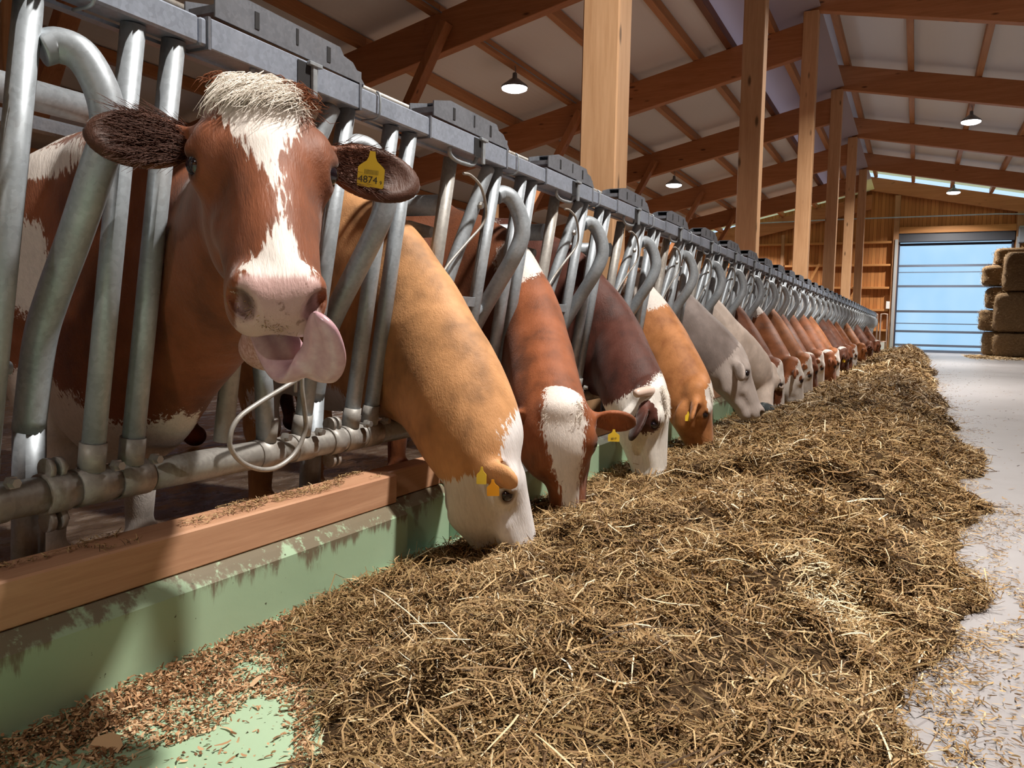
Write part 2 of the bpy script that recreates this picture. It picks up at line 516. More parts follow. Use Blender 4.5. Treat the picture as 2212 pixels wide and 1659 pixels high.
gable(YW, YW + 0.1, 'wall_back', CZ - 0.1)
m = MB(); m.box(7.4, 7.5, -9, YW, FZ - 0.1, zr_(7.45) + PH); tag(m.build('wall_right', M['clad_y']), kind='structure')
m = MB(); m.box(-12, -11.9, -9, YW, CZ - 0.1, 0.55); tag(m.build('wall_left', M['clad_y']), kind='structure')
m = MB(); m.box(-12, 7.5, -9.1, -9, CZ - 0.1, 5.4); tag(m.build('wall_front', M['clad']), kind='structure')
m = MB(); m.box(-11.96, -11.94, -9, YW, 0.55, zl_(-11.95) + PH); tag(m.build('window_5', M['skylight']), kind='structure')

# studs and girts in front of the gable wall
M['girt'] = wood('girt_wood', 'x', (0.60, 0.29, 0.10), (0.42, 0.18, 0.06), False)
M['grey_girt'] = wood('pale_stud_wood', 'z', (0.46, 0.25, 0.13), (0.34, 0.17, 0.08), False)
for j, z in enumerate([2.88, 2.15, 1.42, 0.70, 0.05]):
    m = MB(); m.box(-11.8, DX0 - 0.20, YW - 0.20, YW - 0.002, z - 0.035, z + 0.035, 0.004)
    tag(m.build('wall_girt', M['girt']), '%s horizontal girt on the gable wall left of the roller door' % ['topmost', 'second highest', 'middle', 'second lowest', 'lowest'][j], 'beam', 'girts on the gable wall')
for xi, x in enumerate([-2.75, -4.2, -6.3, -8.4, -10.5]):
    m = MB(); m.box(x - 0.05, x + 0.05, YW - 0.26, YW - 0.202, CZ, zl_(x) - 0.62, 0.004)
    tag(m.build('wall_stud', M['grey_girt']), 'upright stud on the gable wall girts, %s to the left of the roller door' % ordinal(xi + 1), 'stud', 'studs on the gable wall')
m = MB(); m.box(DX0 - 0.16, DX0 + 0.0, YW - 0.22, YW - 0.002, FZ, zr_(DX0) - 0.45, 0.006)
tag(m.build('wall_stud', M['grey_girt']), 'tall pale timber stud at the left side of the roller door', 'stud')
m = MB(); m.box(DX1 + 0.06, DX1 + 0.24, YW - 0.22, YW - 0.002, FZ, zr_(DX1) - 0.45, 0.006)
tag(m.build('wall_stud', M['grey_girt']), 'timber stud at the right side of the roller door behind the bales', 'stud')
m = MB(); m.box(DX0 + 0.002, DX1 + 0.058, YW - 0.2, YW - 0.002, 3.14, 3.34, 0.006)
tag(m.build('door_lintel', M['girt']), 'orange timber lintel over the roller door', 'beam')
m = MB(); m.tube([(-8, YW - 0.3, 3.56), (-2.6, YW - 0.3, 3.64), (2.0, YW - 0.3, 3.64), (3.6, YW - 0.3, 3.56)], 0.022, 10)
tag(m.build('wall_pipe', M['galv_rail']), 'long thin grey pipe running across the gable above the roller door', 'pipe')
for s_ in (-1, 1):
    xs0 = -1.45 if s_ < 0 else -1.2
    m = MB(); m.beam((-2.5, YW - 0.3, -0.1), (-1.75, YW - 0.3, 1.6), 0.07, 0.10, (0, 1, 0)) if s_ < 0 else m.beam((-4.3, YW - 0.32, CZ), (-3.0, YW - 0.32, 2.2), 0.07, 0.10, (0, 1, 0))
    tag(m.build('timber_brace', M['girt']), 'thin diagonal brace on the gable wall, %s' % ('closer to the door' if s_ < 0 else 'farther from the door'), 'brace')

# ------------------------------------------------------------------ roller door
door = empty('door_1', ((DX0 + DX1) / 2, YW, FZ), kind='structure')
t = NT('translucent_blue_door_sheet')
tr = t.n('ShaderNodeBsdfTranslucent')
sepn = t.noise(t.geo((1, 1, 0.6)), 0.9, 2)
t.l(t.ramp(sepn, [(0.3, (0.82, 0.93, 0.95)), (0.7, (0.95, 1.0, 1.0))]), tr.inputs[0])
gl = t.n('ShaderNodeBsdfGlossy'); gl.inputs[1].default_value = 0.3; gl.inputs[0].default_value = (0.8, 0.8, 0.8, 1)
mx = t.n('ShaderNodeMixShader'); mx.inputs[0].default_value = 0.06
t.l(tr.outputs[0], mx.inputs[1]); t.l(gl.outputs[0], mx.inputs[2]); t.l(mx.outputs[0], t.out.inputs[0])
M['door_sheet'] = t.m
m = MB(); m.box(DX0 + 0.06, DX1 - 0.03, YW + 0.03, YW + 0.035, FZ + 0.05, DZ); m.build('door_sheet', M['door_sheet'], door)
M['alu'] = plain('door_aluminium', (0.13, 0.16, 0.22), 0.45, 0.3)
M['navy'] = plain('dark_door_seal', (0.03, 0.04, 0.07), 0.5)
m = MB(); m.box(DX0, DX0 + 0.05, YW - 0.05, YW + 0.05, FZ, DZ + 0.05); m.build('guide_rail', M['navy'], door)
m = MB(); m.box(DX1 - 0.03, DX1 + 0.02, YW - 0.05, YW + 0.05, FZ, DZ + 0.05); m.build('guide_rail', M['navy'], door)
m = MB(); m.box(DX0 - 0.10, DX0 - 0.01, YW - 0.27, YW - 0.2205, FZ, 2.95, 0.004); m.build('door_jamb', plain('grey_jamb_paint', (0.36, 0.37, 0.38), 0.5), door)
m = MB(); m.box(DX1 + 0.07, DX1 + 0.16, YW - 0.27, YW - 0.2205, FZ, 2.95, 0.004); m.build('door_jamb', plain('grey_jamb_paint_right', (0.36, 0.37, 0.38), 0.5), door)
m = MB(); m.box(DX0 - 0.03, DX1 + 0.05, YW - 0.18, YW + 0.02, 2.86, 3.12, 0.02); m.build('roller_box', plain('dark_roller_box', (0.06, 0.065, 0.08), 0.4), door)
for z, h in [(2.80, 0.04), (2.125, 0.036), (1.92, 0.014), (1.476, 0.036), (0.676, 0.036), (0.29, 0.014), (0.036, 0.036), (-0.404, 0.036)]:
    m = MB(); m.box(DX0 + 0.05, DX1 - 0.03, YW + 0.0, YW + 0.028, z - h, z + h); m.build('door_profile', M['navy'] if z > 2.5 else M['alu'], door)
m = MB(); m.box(DX0 + 0.05, DX1 - 0.03, YW - 0.01, YW + 0.028, FZ, FZ + 0.08); m.build('bottom_bar', M['alu'], door)
m = MB(); m.box(DX1 + 0.10, DX1 + 0.3, YW - 0.45, YW - 0.25, 2.75, 3.25, 0.02)
tag(m.build('door_motor', plain('grey_motor_casing', (0.25, 0.28, 0.33), 0.4)), 'grey drive motor mounted at the upper right of the roller door', 'motor')
m = MB(); m.box(-0.93, -0.82, YW - 0.26, YW - 0.2, 0.74, 0.98, 0.01)
tag(m.build('control_box', plain('white_plastic', (0.8, 0.8, 0.8), 0.4)), 'small white control box beside the roller door', 'control box')
# steel gate frames beside the door
for gi, (xa, xb) in enumerate([(-1.36, -1.15), (-1.05, -0.86)]):
    m = MB(); yy = YW - 0.42 - 0.12 * gi
    m.tube(spline([(xa, yy, FZ), (xa, yy, 0.45), (xa + 0.03, yy, 0.56), (xb - 0.03, yy, 0.56), (xb, yy, 0.45), (xb, yy, FZ)], 5), 0.022, 10)
    m.tube([(xa, yy, -0.32), (xb, yy, -0.32)], 0.03, 10)
    tag(m.build('gate_frame', plain('bare_steel_tube_%d' % gi, (0.42, 0.30, 0.24), 0.5, 0.3)), ['narrow tubular steel gate frame at the end of the cow fence', 'narrow tubular steel gate frame next to the roller door jamb'][gi], 'gate')
m = MB(); m.box(-1.02, -0.90, YW - 0.62, YW - 0.56, FZ, -0.33)
tag(m.build('marker_post', plain('pale_post_paint', (0.55, 0.55, 0.52), 0.6)), 'short pale post at the foot of the gate frame by the roller door', 'post')

# ------------------------------------------------------------------ lamps
M['lens'] = NT('lit_lamp_lens').m
_t = M['lens'].node_tree
_e = _t.nodes.new('ShaderNodeEmission'); _e.inputs[0].default_value = (1, 0.97, 0.93, 1); _e.inputs[1].default_value = 9.0
_t.links.new(_e.outputs[0], _t.nodes['Material Output'].inputs[0])
M['lamp_body'] = plain('grey_lamp_casting', (0.20, 0.22, 0.25), 0.4, 0.4)


def lamp(x, y, z, ztop, label, group, power=LAMP_W):
    e = empty('pendant_lamp', (x, y, z), label, 'lamp', group)
    m = MB()
    m.lathe([(0.0, 0.20), (0.03, 0.20), (0.035, 0.13), (0.07, 0.11), (0.12, 0.07), (0.18, 0.025), (0.19, 0.0), (0.18, -0.005)], (x, y, z), 28)
    m.build('lamp_housing', M['lamp_body'], e)
    m = MB(); m.lathe([(0.179, 0.0), (0.174, -0.026), (0.12, -0.05), (0.0, -0.056)], (x, y, z), 28)
    m.build('lamp_lens', M['lens'], e)
    m = MB(); m.tube(spline([(x, y, z + 0.19), (x + 0.012, y, z + 0.24), (x, y, z + 0.30), (x, y, ztop)], 4), 0.006, 8)
    m.build('hook', M['lamp_body'], e)
    d = bpy.data.lights.new('lamp_light', 'AREA'); d.shape = 'DISK'; d.size = 0.28; d.energy = power; d.color = LAMP_COL
    d.spread = 2.5
    o = bpy.data.objects.new('lamp_light', d); COL.objects.link(o); o.parent = e; o.location = (0, 0, -0.065)
    return e


for i, y in enumerate([-6.3, 2.1, 10.5, 18.9, 27.3]):
    lamp(0.76, y, 4.20 - (0.12 if i == 4 else 0), zr_(0.76), 'lit pendant lamp over the drive-through alley, %s' % ['behind the camera', 'above the camera', 'above the upper right edge of the view', 'the larger of the two seen on the right', 'the small one in front of the gable glazing'][i], 'pendant lamps over the alley')
for i, y in enumerate([10.5, 18.9, 27.3]):
    lamp(-5.2, y, 3.29, zl_(-5.2), 'lit pendant lamp over the cows, %s' % ['the big one left of the widest timber post', 'the middle one right of the widest timber post', 'the farthest one against the gable'][i], 'pendant lamps over the cows')
m = MB(); m.tube([(-5.13, -2, zl_(-5.13) - 0.015), (-5.13, YW - 0.3, zl_(-5.13) - 0.015)], 0.008, 8)
tag(m.build('conduit_pipe', M['galv_dark']), 'thin cable conduit running along the purlin with the pendant lamps', 'pipe')
# ------------------------------------------------------------------ headlock fence
# the fence plane leans: x at height z
def fx(z, dx=0.0): return -1.32 + 0.152 * (z + 0.305) + dx
def FP(y, z, dx=0.0): return (fx(z, dx), y, z)
ZT, ZB = 0.478, -0.285
YEND = 28.6
ZR0, ZR1 = 0.487, 0.536      # square top rail
PITCH = 0.752
XR = fx(0.51)

# top rail in lengths (joints hidden under sleeves)
cuts = [-1.2, 1.10, 7.9, 14.7, 21.5, YEND]
tl = ['nearest length of the square galvanised top rail, above the tongue-out cow', 'length of square top rail from the second headlock to the second timber post',
      'length of square top rail past the cream cow', 'length of square top rail in the far half', 'last length of square top rail towards the gable wall']
for i in range(5):
    m = MB(); m.box(XR - 0.024, XR + 0.024, cuts[i], cuts[i + 1] - 0.002, ZR0, ZR1, 0.004)
    # perforated strip under the rail
    m.box(XR - 0.045, XR - 0.026, cuts[i], cuts[i + 1] - 0.002, ZR0 - 0.008, ZR0 - 0.002)
    tag(m.build('top_rail', M['galv_rail']), tl[i], 'rail', 'top rail of the feed fence')
m = MB(); m.tube([(XR - 0.075, -1.2, 0.578), (XR - 0.075, YEND, 0.578)], 0.0105, 10)
rod = m.build('control_rod', M['galv_dirty'])
tag(rod, 'thin round control rod running through the latch housings on top of the fence', 'rod')
# bottom rail
for i in range(5):
    m = MB(); m.tube([(fx(-0.305), cuts[i], -0.305), (fx(-0.305), cuts[i + 1] - 0.002, -0.305)], 0.0315, 20)
    tag(m.build('bottom_rail', M['galv_dirty']), tl[i].replace('square galvanised top rail', 'round bottom rail').replace('square top rail', 'round bottom rail').replace('above the', 'below the'), 'rail', 'bottom rail of the feed fence')


def headlock(label, group):
    """one self-locking feeding place; local y origin at its near double tube"""
    e = empty('headlock', (fx(-0.3), 0.0, -0.305), label, 'headlock', group)
    def T(name, pts, r, mat, n=14): return MB().tube(pts, r, n).build(name, M[mat], e)
    # double tube
    for dy in (0.0, 0.083):
        T('upright_tube', [FP(dy - 0.002, ZT + 0.008), FP(dy - 0.008, ZB)], 0.0205, 'galv')
    # upright and slanted tube meeting under the rail
    T('upright_tube', [FP(-0.18, ZT + 0.008), FP(-0.20, ZB)], 0.0205, 'galv')
    T('slanted_tube', spline([FP(-0.232, 0.475), FP(-0.262, 0.41), FP(-0.375, 0.135), FP(-0.385, 0.04), FP(-0.372, -0.06)], 6), 0.0205, 'galv')
    # curved neck guard
    pts = [FP(-0.158, 0.402, 0.0), FP(-0.135, 0.412, 0.01), FP(-0.112, 0.398, 0.035), FP(-0.095, 0.345, 0.065), FP(-0.092, 0.285, 0.08), FP(-0.098, 0.215, 0.065),
           FP(-0.090, 0.13, 0.02), FP(-0.086, 0.03, -0.03), FP(-0.084, -0.05, -0.058), FP(-0.082, -0.20, -0.072)]
    T('curved_tube', spline(pts, 7), 0.0265, 'galv', 18)
    T('upright_tube', [FP(-0.372, -0.06), FP(-0.345, -0.15), FP(-0.318, -0.285)], 0.0205, 'galv')
    # locking bar
    T('locking_bar', [FP(-0.44, 0.468, -0.01), FP(-0.44, -0.262, -0.01)], 0.0205, 'galv_dirty')
    # cross plate and stop pipe
    m = MB(); m.hexa([FP(-0.40, 0.052, 0.004), FP(-0.205, 0.052, 0.004), FP(-0.205, 0.052, 0.010), FP(-0.40, 0.052, 0.010),
                      FP(-0.40, 0.082, 0.004), FP(-0.205, 0.082, 0.004), FP(-0.205, 0.082, 0.010), FP(-0.40, 0.082, 0.010)], 0.001)
    m.build('cross_plate', M['galv'], e)
    T('stop_pipe', [FP(-0.37, -0.085, 0.0), FP(-0.17, -0.085, 0.0)], 0.011, 'galv')
    # latch housing: inverted channel on the rail
    x0, x1 = XR - 0.05, XR + 0.028
    prof = [(-0.605, 0.545), (-0.605, 0.583), (-0.52, 0.603), (-0.245, 0.600), (-0.232, 0.585), (-0.20, 0.580), (-0.155, 0.542)]
    m = MB(); th = 0.0035
    m.prism(prof, 'x', x1 - th, x1); m.prism(prof, 'x', x0, x0 + th)
    for a, b in zip(prof[2:-1], prof[3:]):
        m.hexa([(x0 + th, a[0], a[1] - th), (x1 - th, a[0], a[1] - th), (x1 - th, b[0], b[1] - th), (x0 + th, b[0], b[1] - th),
                (x0 + th, a[0], a[1]), (x1 - th, a[0], a[1]), (x1 - th, b[0], b[1]), (x0 + th, b[0], b[1])])
    hs = m.build('latch_housing', M['galv_dark'], e)
    for yy in (-0.50, -0.385, -0.285):
        m = MB()
        w = 0.0035 if yy == -0.385 else 0.006; zc = 0.578 if yy == -0.385 else 0.572
        m.box(x1 + 0.0002, x1 + 0.0012, yy - w, yy + w, zc - 0.016, zc + 0.016)
        m.build('slot', M['black'], hs)  # thin dark plate on the sheet, painted as a shaded opening
    m = MB(); m.box(x0 + 0.006, x1 - 0.006, -0.60, -0.16, 0.556, 0.570)
    m.build('locking_strip', M['galv_dark'], hs)
    # sleeves around the rail: near plate, dark slot plate, clamp
    m = MB(); m.box(XR - 0.0265, XR + 0.0275, -0.615, -0.175, ZR0 - 0.003, ZR1 + 0.003, 0.002)
    m.build('rail_sleeve', M['galv_rail'], e)
    m = MB(); m.box(XR - 0.029, XR + 0.030, -0.175, -0.168, ZR0 - 0.006, ZR1 + 0.006, 0.001)
    m.build('sleeve_edge', M['galv_dark'], e)
    m = MB(); m.box(XR - 0.029, XR + 0.0285, -0.622, -0.616, ZR0 - 0.005, ZR1 + 0.004)
    m.build('sleeve_edge', M['galv_dark'], e)
    T('clip', spline([(XR + 0.022, -0.10, ZR1 + 0.006), (XR + 0.031, -0.10, ZR1 - 0.004), (XR + 0.031, -0.10, ZR0 + 0.004), (XR + 0.018, -0.10, ZR0 - 0.008), (XR - 0.02, -0.10, ZR0 - 0.008)], 4), 0.003, 'galv', 8)
    # latch finger and the bracket that holds the locking bar
    m = MB(); m.box(XR + 0.029, XR + 0.037, -0.345, -0.331, ZR0 - 0.022, ZR1 + 0.0, 0.001); m.box(XR + 0.029, XR + 0.040, -0.358, -0.318, ZR1 - 0.006, ZR1 + 0.002, 0.001)
    m.build('latch_finger', M['galv'], e)
    m = MB(); m.box(XR + 0.0285, XR + 0.0295, -0.385, -0.345, ZR0 - 0.004, ZR1 - 0.002)
    m.build('slot', M['black'], e)  # dark plate in place of a cut hole, its shade painted
    m = MB(); m.tube(spline([FP(-0.50, 0.486, 0.02), FP(-0.495, 0.466, 0.02), FP(-0.46, 0.456, 0.02), FP(-0.40, 0.456, 0.02), FP(-0.36, 0.462, 0.02), FP(-0.345, 0.486, 0.02)], 4), 0.006, 8)
    m.build('bar_bracket', M['galv'], e)
    # bent pull wire
    w = [FP(-0.425, 0.425, 0.03), FP(-0.39, 0.425, 0.035), FP(-0.34, 0.400, 0.045), FP(-0.29, 0.345, 0.045), FP(-0.285, 0.30, 0.04), FP(-0.345, 0.24, 0.03), FP(-0.435, 0.165, 0.028),
         FP(-0.45, 0.128, 0.03), FP(-0.395, 0.062, 0.035), FP(-0.345, -0.005, 0.035), FP(-0.285, -0.12, 0.03), FP(-0.262, -0.165, 0.02)]
    T('pull_wire', spline(w, 6), 0.0042, 'galv_dirty', 8)
    m = MB(); m.lathe([(0.0, 0.012), (0.009, 0.012), (0.012, 0.006), (0.012, 0.0)], FP(-0.285, 0.355, 0.018), 6, 'x', False)
    m.build('bolt', M['bolt'], e)
    # foot brackets on the bottom rail
    for dy in (-0.008, 0.075, -0.20, -0.318):
        m = MB()
        m.tube([FP(dy, -0.275), FP(dy, -0.225)], 0.0235, 16)
        m.tube([(fx(-0.305), dy - 0.034, -0.305), (fx(-0.305), dy + 0.034, -0.305)], 0.0345, 18)
        br = m.build('foot_bracket', M['galv_dirty'], e)
        m = MB(); m.lathe([(0.0, 0.016), (0.008, 0.016), (0.008, 0.006), (0.011, 0.006), (0.011, -0.004)], (fx(-0.26, 0.030), dy + 0.026, -0.268), 6, 'x', False)
        m.build('bolt', M['bolt'], br)
    return e


def support(label):
    """flattened support post with its rail clamp"""
    e = empty('fence_support', (-1.40, 0, CZ), label, 'support', 'short supports of the feed fence')
    m = MB(); m.tube([(-1.40, 0, CZ), (-1.376, 0, -0.185)], 0.027, 16); m.build('post', M['galv'], e)
    m = MB()
    m.tube([(fx(-0.305), -0.022, -0.305), (fx(-0.305), 0.022, -0.305)], 0.036, 18)
    for zz in (-0.262, -0.352):
        m.tube([(fx(-0.305) + 0.004, -0.016, zz), (fx(-0.305) + 0.004, -0.006, zz)], 0.019, 14)
        m.tube([(fx(-0.305) + 0.004, 0.004, zz), (fx(-0.305) + 0.004, 0.014, zz)], 0.019, 14)
        m.tube([(fx(-0.305) + 0.006, 0.014, zz), (fx(-0.305) + 0.006, 0.022, zz)], 0.009, 6, smooth=False)
    m.build('clamp', M['galv_dirty'], e)
    return e


HL = {-1: 'headlock left of the tongue-out cow, its double tube between her ear and neck',
      0: 'headlock half hidden behind the tongue-out cow, next to the wire loop below her chin',
      1: 'headlock right of the orange cow, with the first full S-shaped tube',
      2: 'headlock between the neck of the blaze-faced cow and the dark brown cow',
      3: 'headlock in front of the widest timber post',
      4: 'headlock right of the neck of the tan cow with a white crest',
      5: 'headlock above the grey cow', 6: 'headlock above the cream cow'}
GH = 'galvanised headlocks of the feed fence'
first = headlock(HL[-1], GH)
brace = MB().tube([FP(-0.10, 0.055, -0.03), FP(-0.365, -0.09, -0.01)], 0.0185, 14).build('brace_tube', M['galv'], first)
NPL = int((YEND - 0.985) / PITCH) + 1
for k in range(-2, NPL):
    y = 0.985 + PITCH * (k + 1)
    if k == -1:
        first.location.y = y; continue
    c = copy_tree(first)
    c.location.y = y
    if k < 1:
        for ch in list(c.children):
            if ch.name.startswith('brace_tube'): bpy.data.objects.remove(ch)
    c['label'] = HL.get(k, 'galvanised headlock just outside the left edge' if k < 0 else 'galvanised headlock, %s along the fence counted from the tongue-out cow' % ordinal(k + 1))
bpy.data.objects.remove(brace)
SUPY = 0.905
sup0 = support('galvanised support with a bolted clamp at the lower left corner of the view')
sup0.location.y = SUPY
for k in range(1, 37):
    c = copy_tree(sup0); c.location.y = SUPY + PITCH * k
    c['label'] = 'galvanised support with a bolted clamp behind the larch beam under the tongue-out cow' if k == 1 else ('support with a bolted clamp beside the jaw of the blaze-faced cow' if k == 2 else 'short fence support, %s along the fence counted from the tongue-out cow' % ordinal(k))
# loose wire loop hanging under the chin
m = MB(); y0 = 1.738
lp = [FP(1.455, -0.128, .05), FP(1.40, -0.15, .05), FP(1.329, -0.178, .05), FP(1.275, -0.205, .05), FP(1.255, -0.238, .05), FP(1.262, -0.27, .05), FP(1.30, -0.305, .05), FP(1.36, -0.329, .05), FP(1.415, -0.33, .05),
      FP(1.465, -0.305, .05), FP(1.49, -0.256, .05), FP(1.48, -0.21, .05), FP(1.462, -0.16, .05), FP(1.455, -0.128, .05)]
m.tube(spline(lp, 6), 0.0055, 10)
m.tube([FP(1.455, -0.128, .05), FP(1.45, -0.06, .03)], 0.004, 8)
tag(m.build('wire_loop', M['galv_dirty']), 'bent wire loop hanging over the bottom rail below the chin of the tongue-out cow', 'wire loop')
# stall divider pipes seen behind the fence
for i, k in enumerate([1, 2, 3, 4, 5, 6]):
    y = 0.985 + PITCH * (k + 1) - 0.33
    e = empty('divider_rail', (-1.6, y, 0.3), 'pair of horizontal stall pipes behind the %s headlock from the orange cow' % nth[i].replace('nearest', 'first'), 'pipe', 'stall pipes behind the feed fence')
    MB().tube([(-1.30, y, 0.355), (-2.9, y + 0.1, 0.41)], 0.032, 16).build('pipe', M['galv'], e)
    m = MB(); m.tube([(-1.34, y, 0.275), (-1.42, y, 0.285)], [0.016, 0.028], 12); m.tube([(-1.42, y, 0.285), (-2.3, y + 0.05, 0.33)], 0.028, 14); m.build('pipe', M['galv_dirty'], e)
m = MB(); m.tube([(-1.8, 0.3, 0.486), (-1.8, 1.42, 0.49)], 0.034, 16)
tag(m.build('neck_rail', M['galv']), 'horizontal galvanised pipe behind the left S-shaped tube', 'pipe')
m = MB(); m.box(-3.2, -2.9, 1.6, 3.4, 0.66, 0.72, 0.01)
tag(m.build('cable_tray', M['galv_dark']), 'dark perforated cable tray far behind the left S-shaped tube', 'tray')
# wider fence uprights where two fence sections meet
for i, k in enumerate([9, 18, 27]):
    y = 0.985 + PITCH * (k + 1) + 0.15
    m = MB(); m.box(fx(0.1) - 0.075, fx(0.1) - 0.03, y - 0.03, y + 0.03, CZ, ZT, 0.004)
    tag(m.build('section_post', plain('rusty_post_paint_%d' % i, (0.17, 0.09, 0.06), 0.6)), 'dark brown upright between two fence sections, %s of three' % ['nearest', 'middle', 'farthest'][i], 'post', 'section posts of the fence')
# ------------------------------------------------------------------ feed: mound height field
_G = np.random.default_rng(5).random((96, 96)).astype(np.float32)
def vnoise(x, y):
    xi = np.floor(x).astype(int); yi = np.floor(y).astype(int); fx_ = x - xi; fy_ = y - yi
    fx_ = fx_ * fx_ * (3 - 2 * fx_); fy_ = fy_ * fy_ * (3 - 2 * fy_)
    g = lambda a, b: _G[a % 96, b % 96]
    return (g(xi, yi) * (1 - fx_) * (1 - fy_) + g(xi + 1, yi) * fx_ * (1 - fy_) + g(xi, yi + 1) * (1 - fx_) * fy_ + g(xi + 1, yi + 1) * fx_ * fy_)
def fbm(x, y, o=4):
    s = 0; a = 0.5
    for i in range(o):
        s = s + a * vnoise(x * 2 ** i + 13.7 * i, y * 2 ** i + 7.1 * i); a *= 0.5
    return s / (1 - 0.5 ** o)
def sst(a, b, x):
    t = np.clip((x - a) / (b - a), 0, 1); return t * t * (3 - 2 * t)


def redge(y):
    return 0.150 + 0.10 * (fbm(y * 1.3, y * 0 + 3.3, 3) - 0.5) * 2 + 0.10 * (fbm(y * 4.1, y * 0 + 8.3, 3) - 0.5) * 2 + 0.10 * sst(0.66, 0.78, fbm(y * 1.7 + 2, y * 0 + 1.7, 2)) + 0.05 * sst(2, 5, y) - 0.09 * sst(1.9, 1.3, y)
def hay_h(x, y):
    """height of the feed above the feed table"""
    right = redge(y)
    left = np.interp(y, [0.4, 0.865, 1.0, 1.07, 1.11, 1.2, 1.4, 2.0], [-0.64, -0.75, -0.83, -0.92, -1.02, -1.12, -1.17, -1.20]) + 0.03 * (fbm(y * 9, y * 0 + 9.3, 3) - 0.5) * 2
    crest = -0.34 + 0.10 * (fbm(y * 0.5, y * 0 + 1.3, 2) - 0.5) * 2 + 0.12 * sst(4, 8, y)
    H = 0.175 + 0.02 * sst(2.5, 4, y) + 0.06 * (fbm(y * 0.9, y * 0 + 5.1, 2) - 0.5) * 2 - 0.045 * sst(2.2, 0.9, y)
    H = H * (1 - 0.75 * sst(27.3, 28.4, y))
    u = np.where(x > crest, (x - crest) / np.maximum(right - crest, 0.05), (crest - x) / np.maximum(crest - left, 0.05))
    uu = np.clip(u, 0, 1)
    prof = np.where(x > crest, np.clip(1 - uu ** 1.7, 0, 1) ** 0.9, (1 - uu) ** (1.2 + 0.35 * sst(2.0, 3.5, y)))
    h = H * prof
    n = (fbm(x * 5, y * 4, 4) - 0.5) * 0.11 + (fbm(x * 15, y * 13, 3) - 0.5) * 0.045
    hol = -0.06 * sst(0.58, 0.72, fbm(x * 3.1 + 5, y * 2.3 + 2, 2))
    edge = sst(0.0, 0.45, prof)
    return np.maximum(h + (n + hol) * edge, -0.01 + 0.026 * sst(0.03, 0.14, prof)) + 0.004 * (prof > 0)


def hay_in(x, y): return hay_h(x, y) > 0.006


def grid_mesh():
    xs = np.linspace(-1.168, 0.36, 150)
    ys = np.concatenate([np.arange(0.45, 3.0, 0.014), 3.0 * np.exp(np.arange(0, np.log(28.8 / 3.0), 0.010))])
    X, Y = np.meshgrid(xs, ys); Z = FZ + hay_h(X, Y) - 0.006 - 0.01 * (~hay_in(X, Y))
    V = np.c_[X.ravel(), Y.ravel(), Z.ravel()]
    nx, ny = len(xs), len(ys)
    i = np.arange(nx - 1)[None, :] + nx * np.arange(ny - 1)[:, None]
    Fq = np.stack([i, i + 1, i + 1 + nx, i + nx], -1).reshape(-1, 4)
    keep = (Z.ravel()[Fq] > FZ - 0.012).any(1)
    return V, Fq[keep]


def blades(x, y, z, L, W, rng, pitch=0.45, curl=0.5, lay=None):
    """bent ribbons of four cross lines; returns verts (n,8,3)"""
    n = len(x); th = rng.random(n) * 2 * PI if lay is None else lay
    ph = rng.normal(0, pitch, n)
    d = np.stack([np.cos(th) * np.cos(ph), np.sin(th) * np.cos(ph), np.sin(ph)], -1)
    s = np.stack([-np.sin(th), np.cos(th), rng.normal(0, .6, n)], -1); s /= np.linalg.norm(s, axis=1, keepdims=True)
    b = np.cross(d, s) * (rng.normal(0, curl, n) * L)[:, None] + np.stack([-np.sin(th), np.cos(th), 0 * th], -1) * (rng.normal(0, curl, n) * L)[:, None]
    P = np.stack([x, y, z], -1)
    out = np.empty((n, 8, 3), np.float32)
    for k, t in enumerate((-0.5, -0.17, 0.17, 0.5)):
        c = P + d * (L * t)[:, None] + b * (0.25 - t * t)
        w = (W * (0.55 if k in (0, 3) else 1.0))[:, None] * s / 2
        out[:, 2 * k] = c - w; out[:, 2 * k + 1] = c + w
    return out


def np_mesh(name, V, Fq, mats, midx=None, smooth=True, tint=None):
    me = bpy.data.meshes.new(name)
    me.vertices.add(len(V)); me.vertices.foreach_set('co', np.ascontiguousarray(V, np.float32).ravel())
    nf = len(Fq); k = Fq.shape[1]
    me.loops.add(nf * k); me.loops.foreach_set('vertex_index', np.ascontiguousarray(Fq, np.int32).ravel())
    me.polygons.add(nf); me.polygons.foreach_set('loop_start', np.arange(0, nf * k, k, dtype=np.int32))
    me.polygons.foreach_set('loop_total', np.full(nf, k, np.int32))
    if smooth: me.polygons.foreach_set('use_smooth', np.ones(nf, bool))
    for mt in mats: me.materials.append(mt)
    if midx is not None: me.polygons.foreach_set('material_index', np.ascontiguousarray(midx, np.int32))
    if tint is not None:
        a = me.attributes.new('tint', 'FLOAT', 'POINT'); a.data.foreach_set('value', np.ascontiguousarray(tint, np.float32))
    me.update(); me.validate()
    return me


t = NT('feed_mound_surface')
p = t.geo()
f = t.noise(p, 55, 5, 0.7)
t.bsdf(t.ramp(f, [(0.3, (0.02, 0.012, 0.006)), (0.55, (0.085, 0.05, 0.024)), (0.75, (0.24, 0.165, 0.085))]), 0.9, 0, t.bump(f, 0.8, 0.02), 0.1)
M['mound'] = t.m
t = NT('chopped_hay_and_silage')
a = t.attr('tint')
c = t.ramp(a, [(0.0, (0.055, 0.030, 0.014)), (0.18, (0.16, 0.090, 0.038)), (0.40, (0.35, 0.215, 0.095)), (0.55, (0.27, 0.19, 0.085)), (0.68, (0.47, 0.31, 0.15)), (0.86, (0.60, 0.43, 0.225)), (0.95, (0.78, 0.64, 0.42)), (1.0, (0.85, 0.76, 0.58))])
big = t.noise(t.geo(), 3.1, 3)
c = t.mix(t.step(big, 0.42, 0.62), t.mix(1.0, c, (0.80, 0.76, 0.68), 'MULTIPLY'), c)
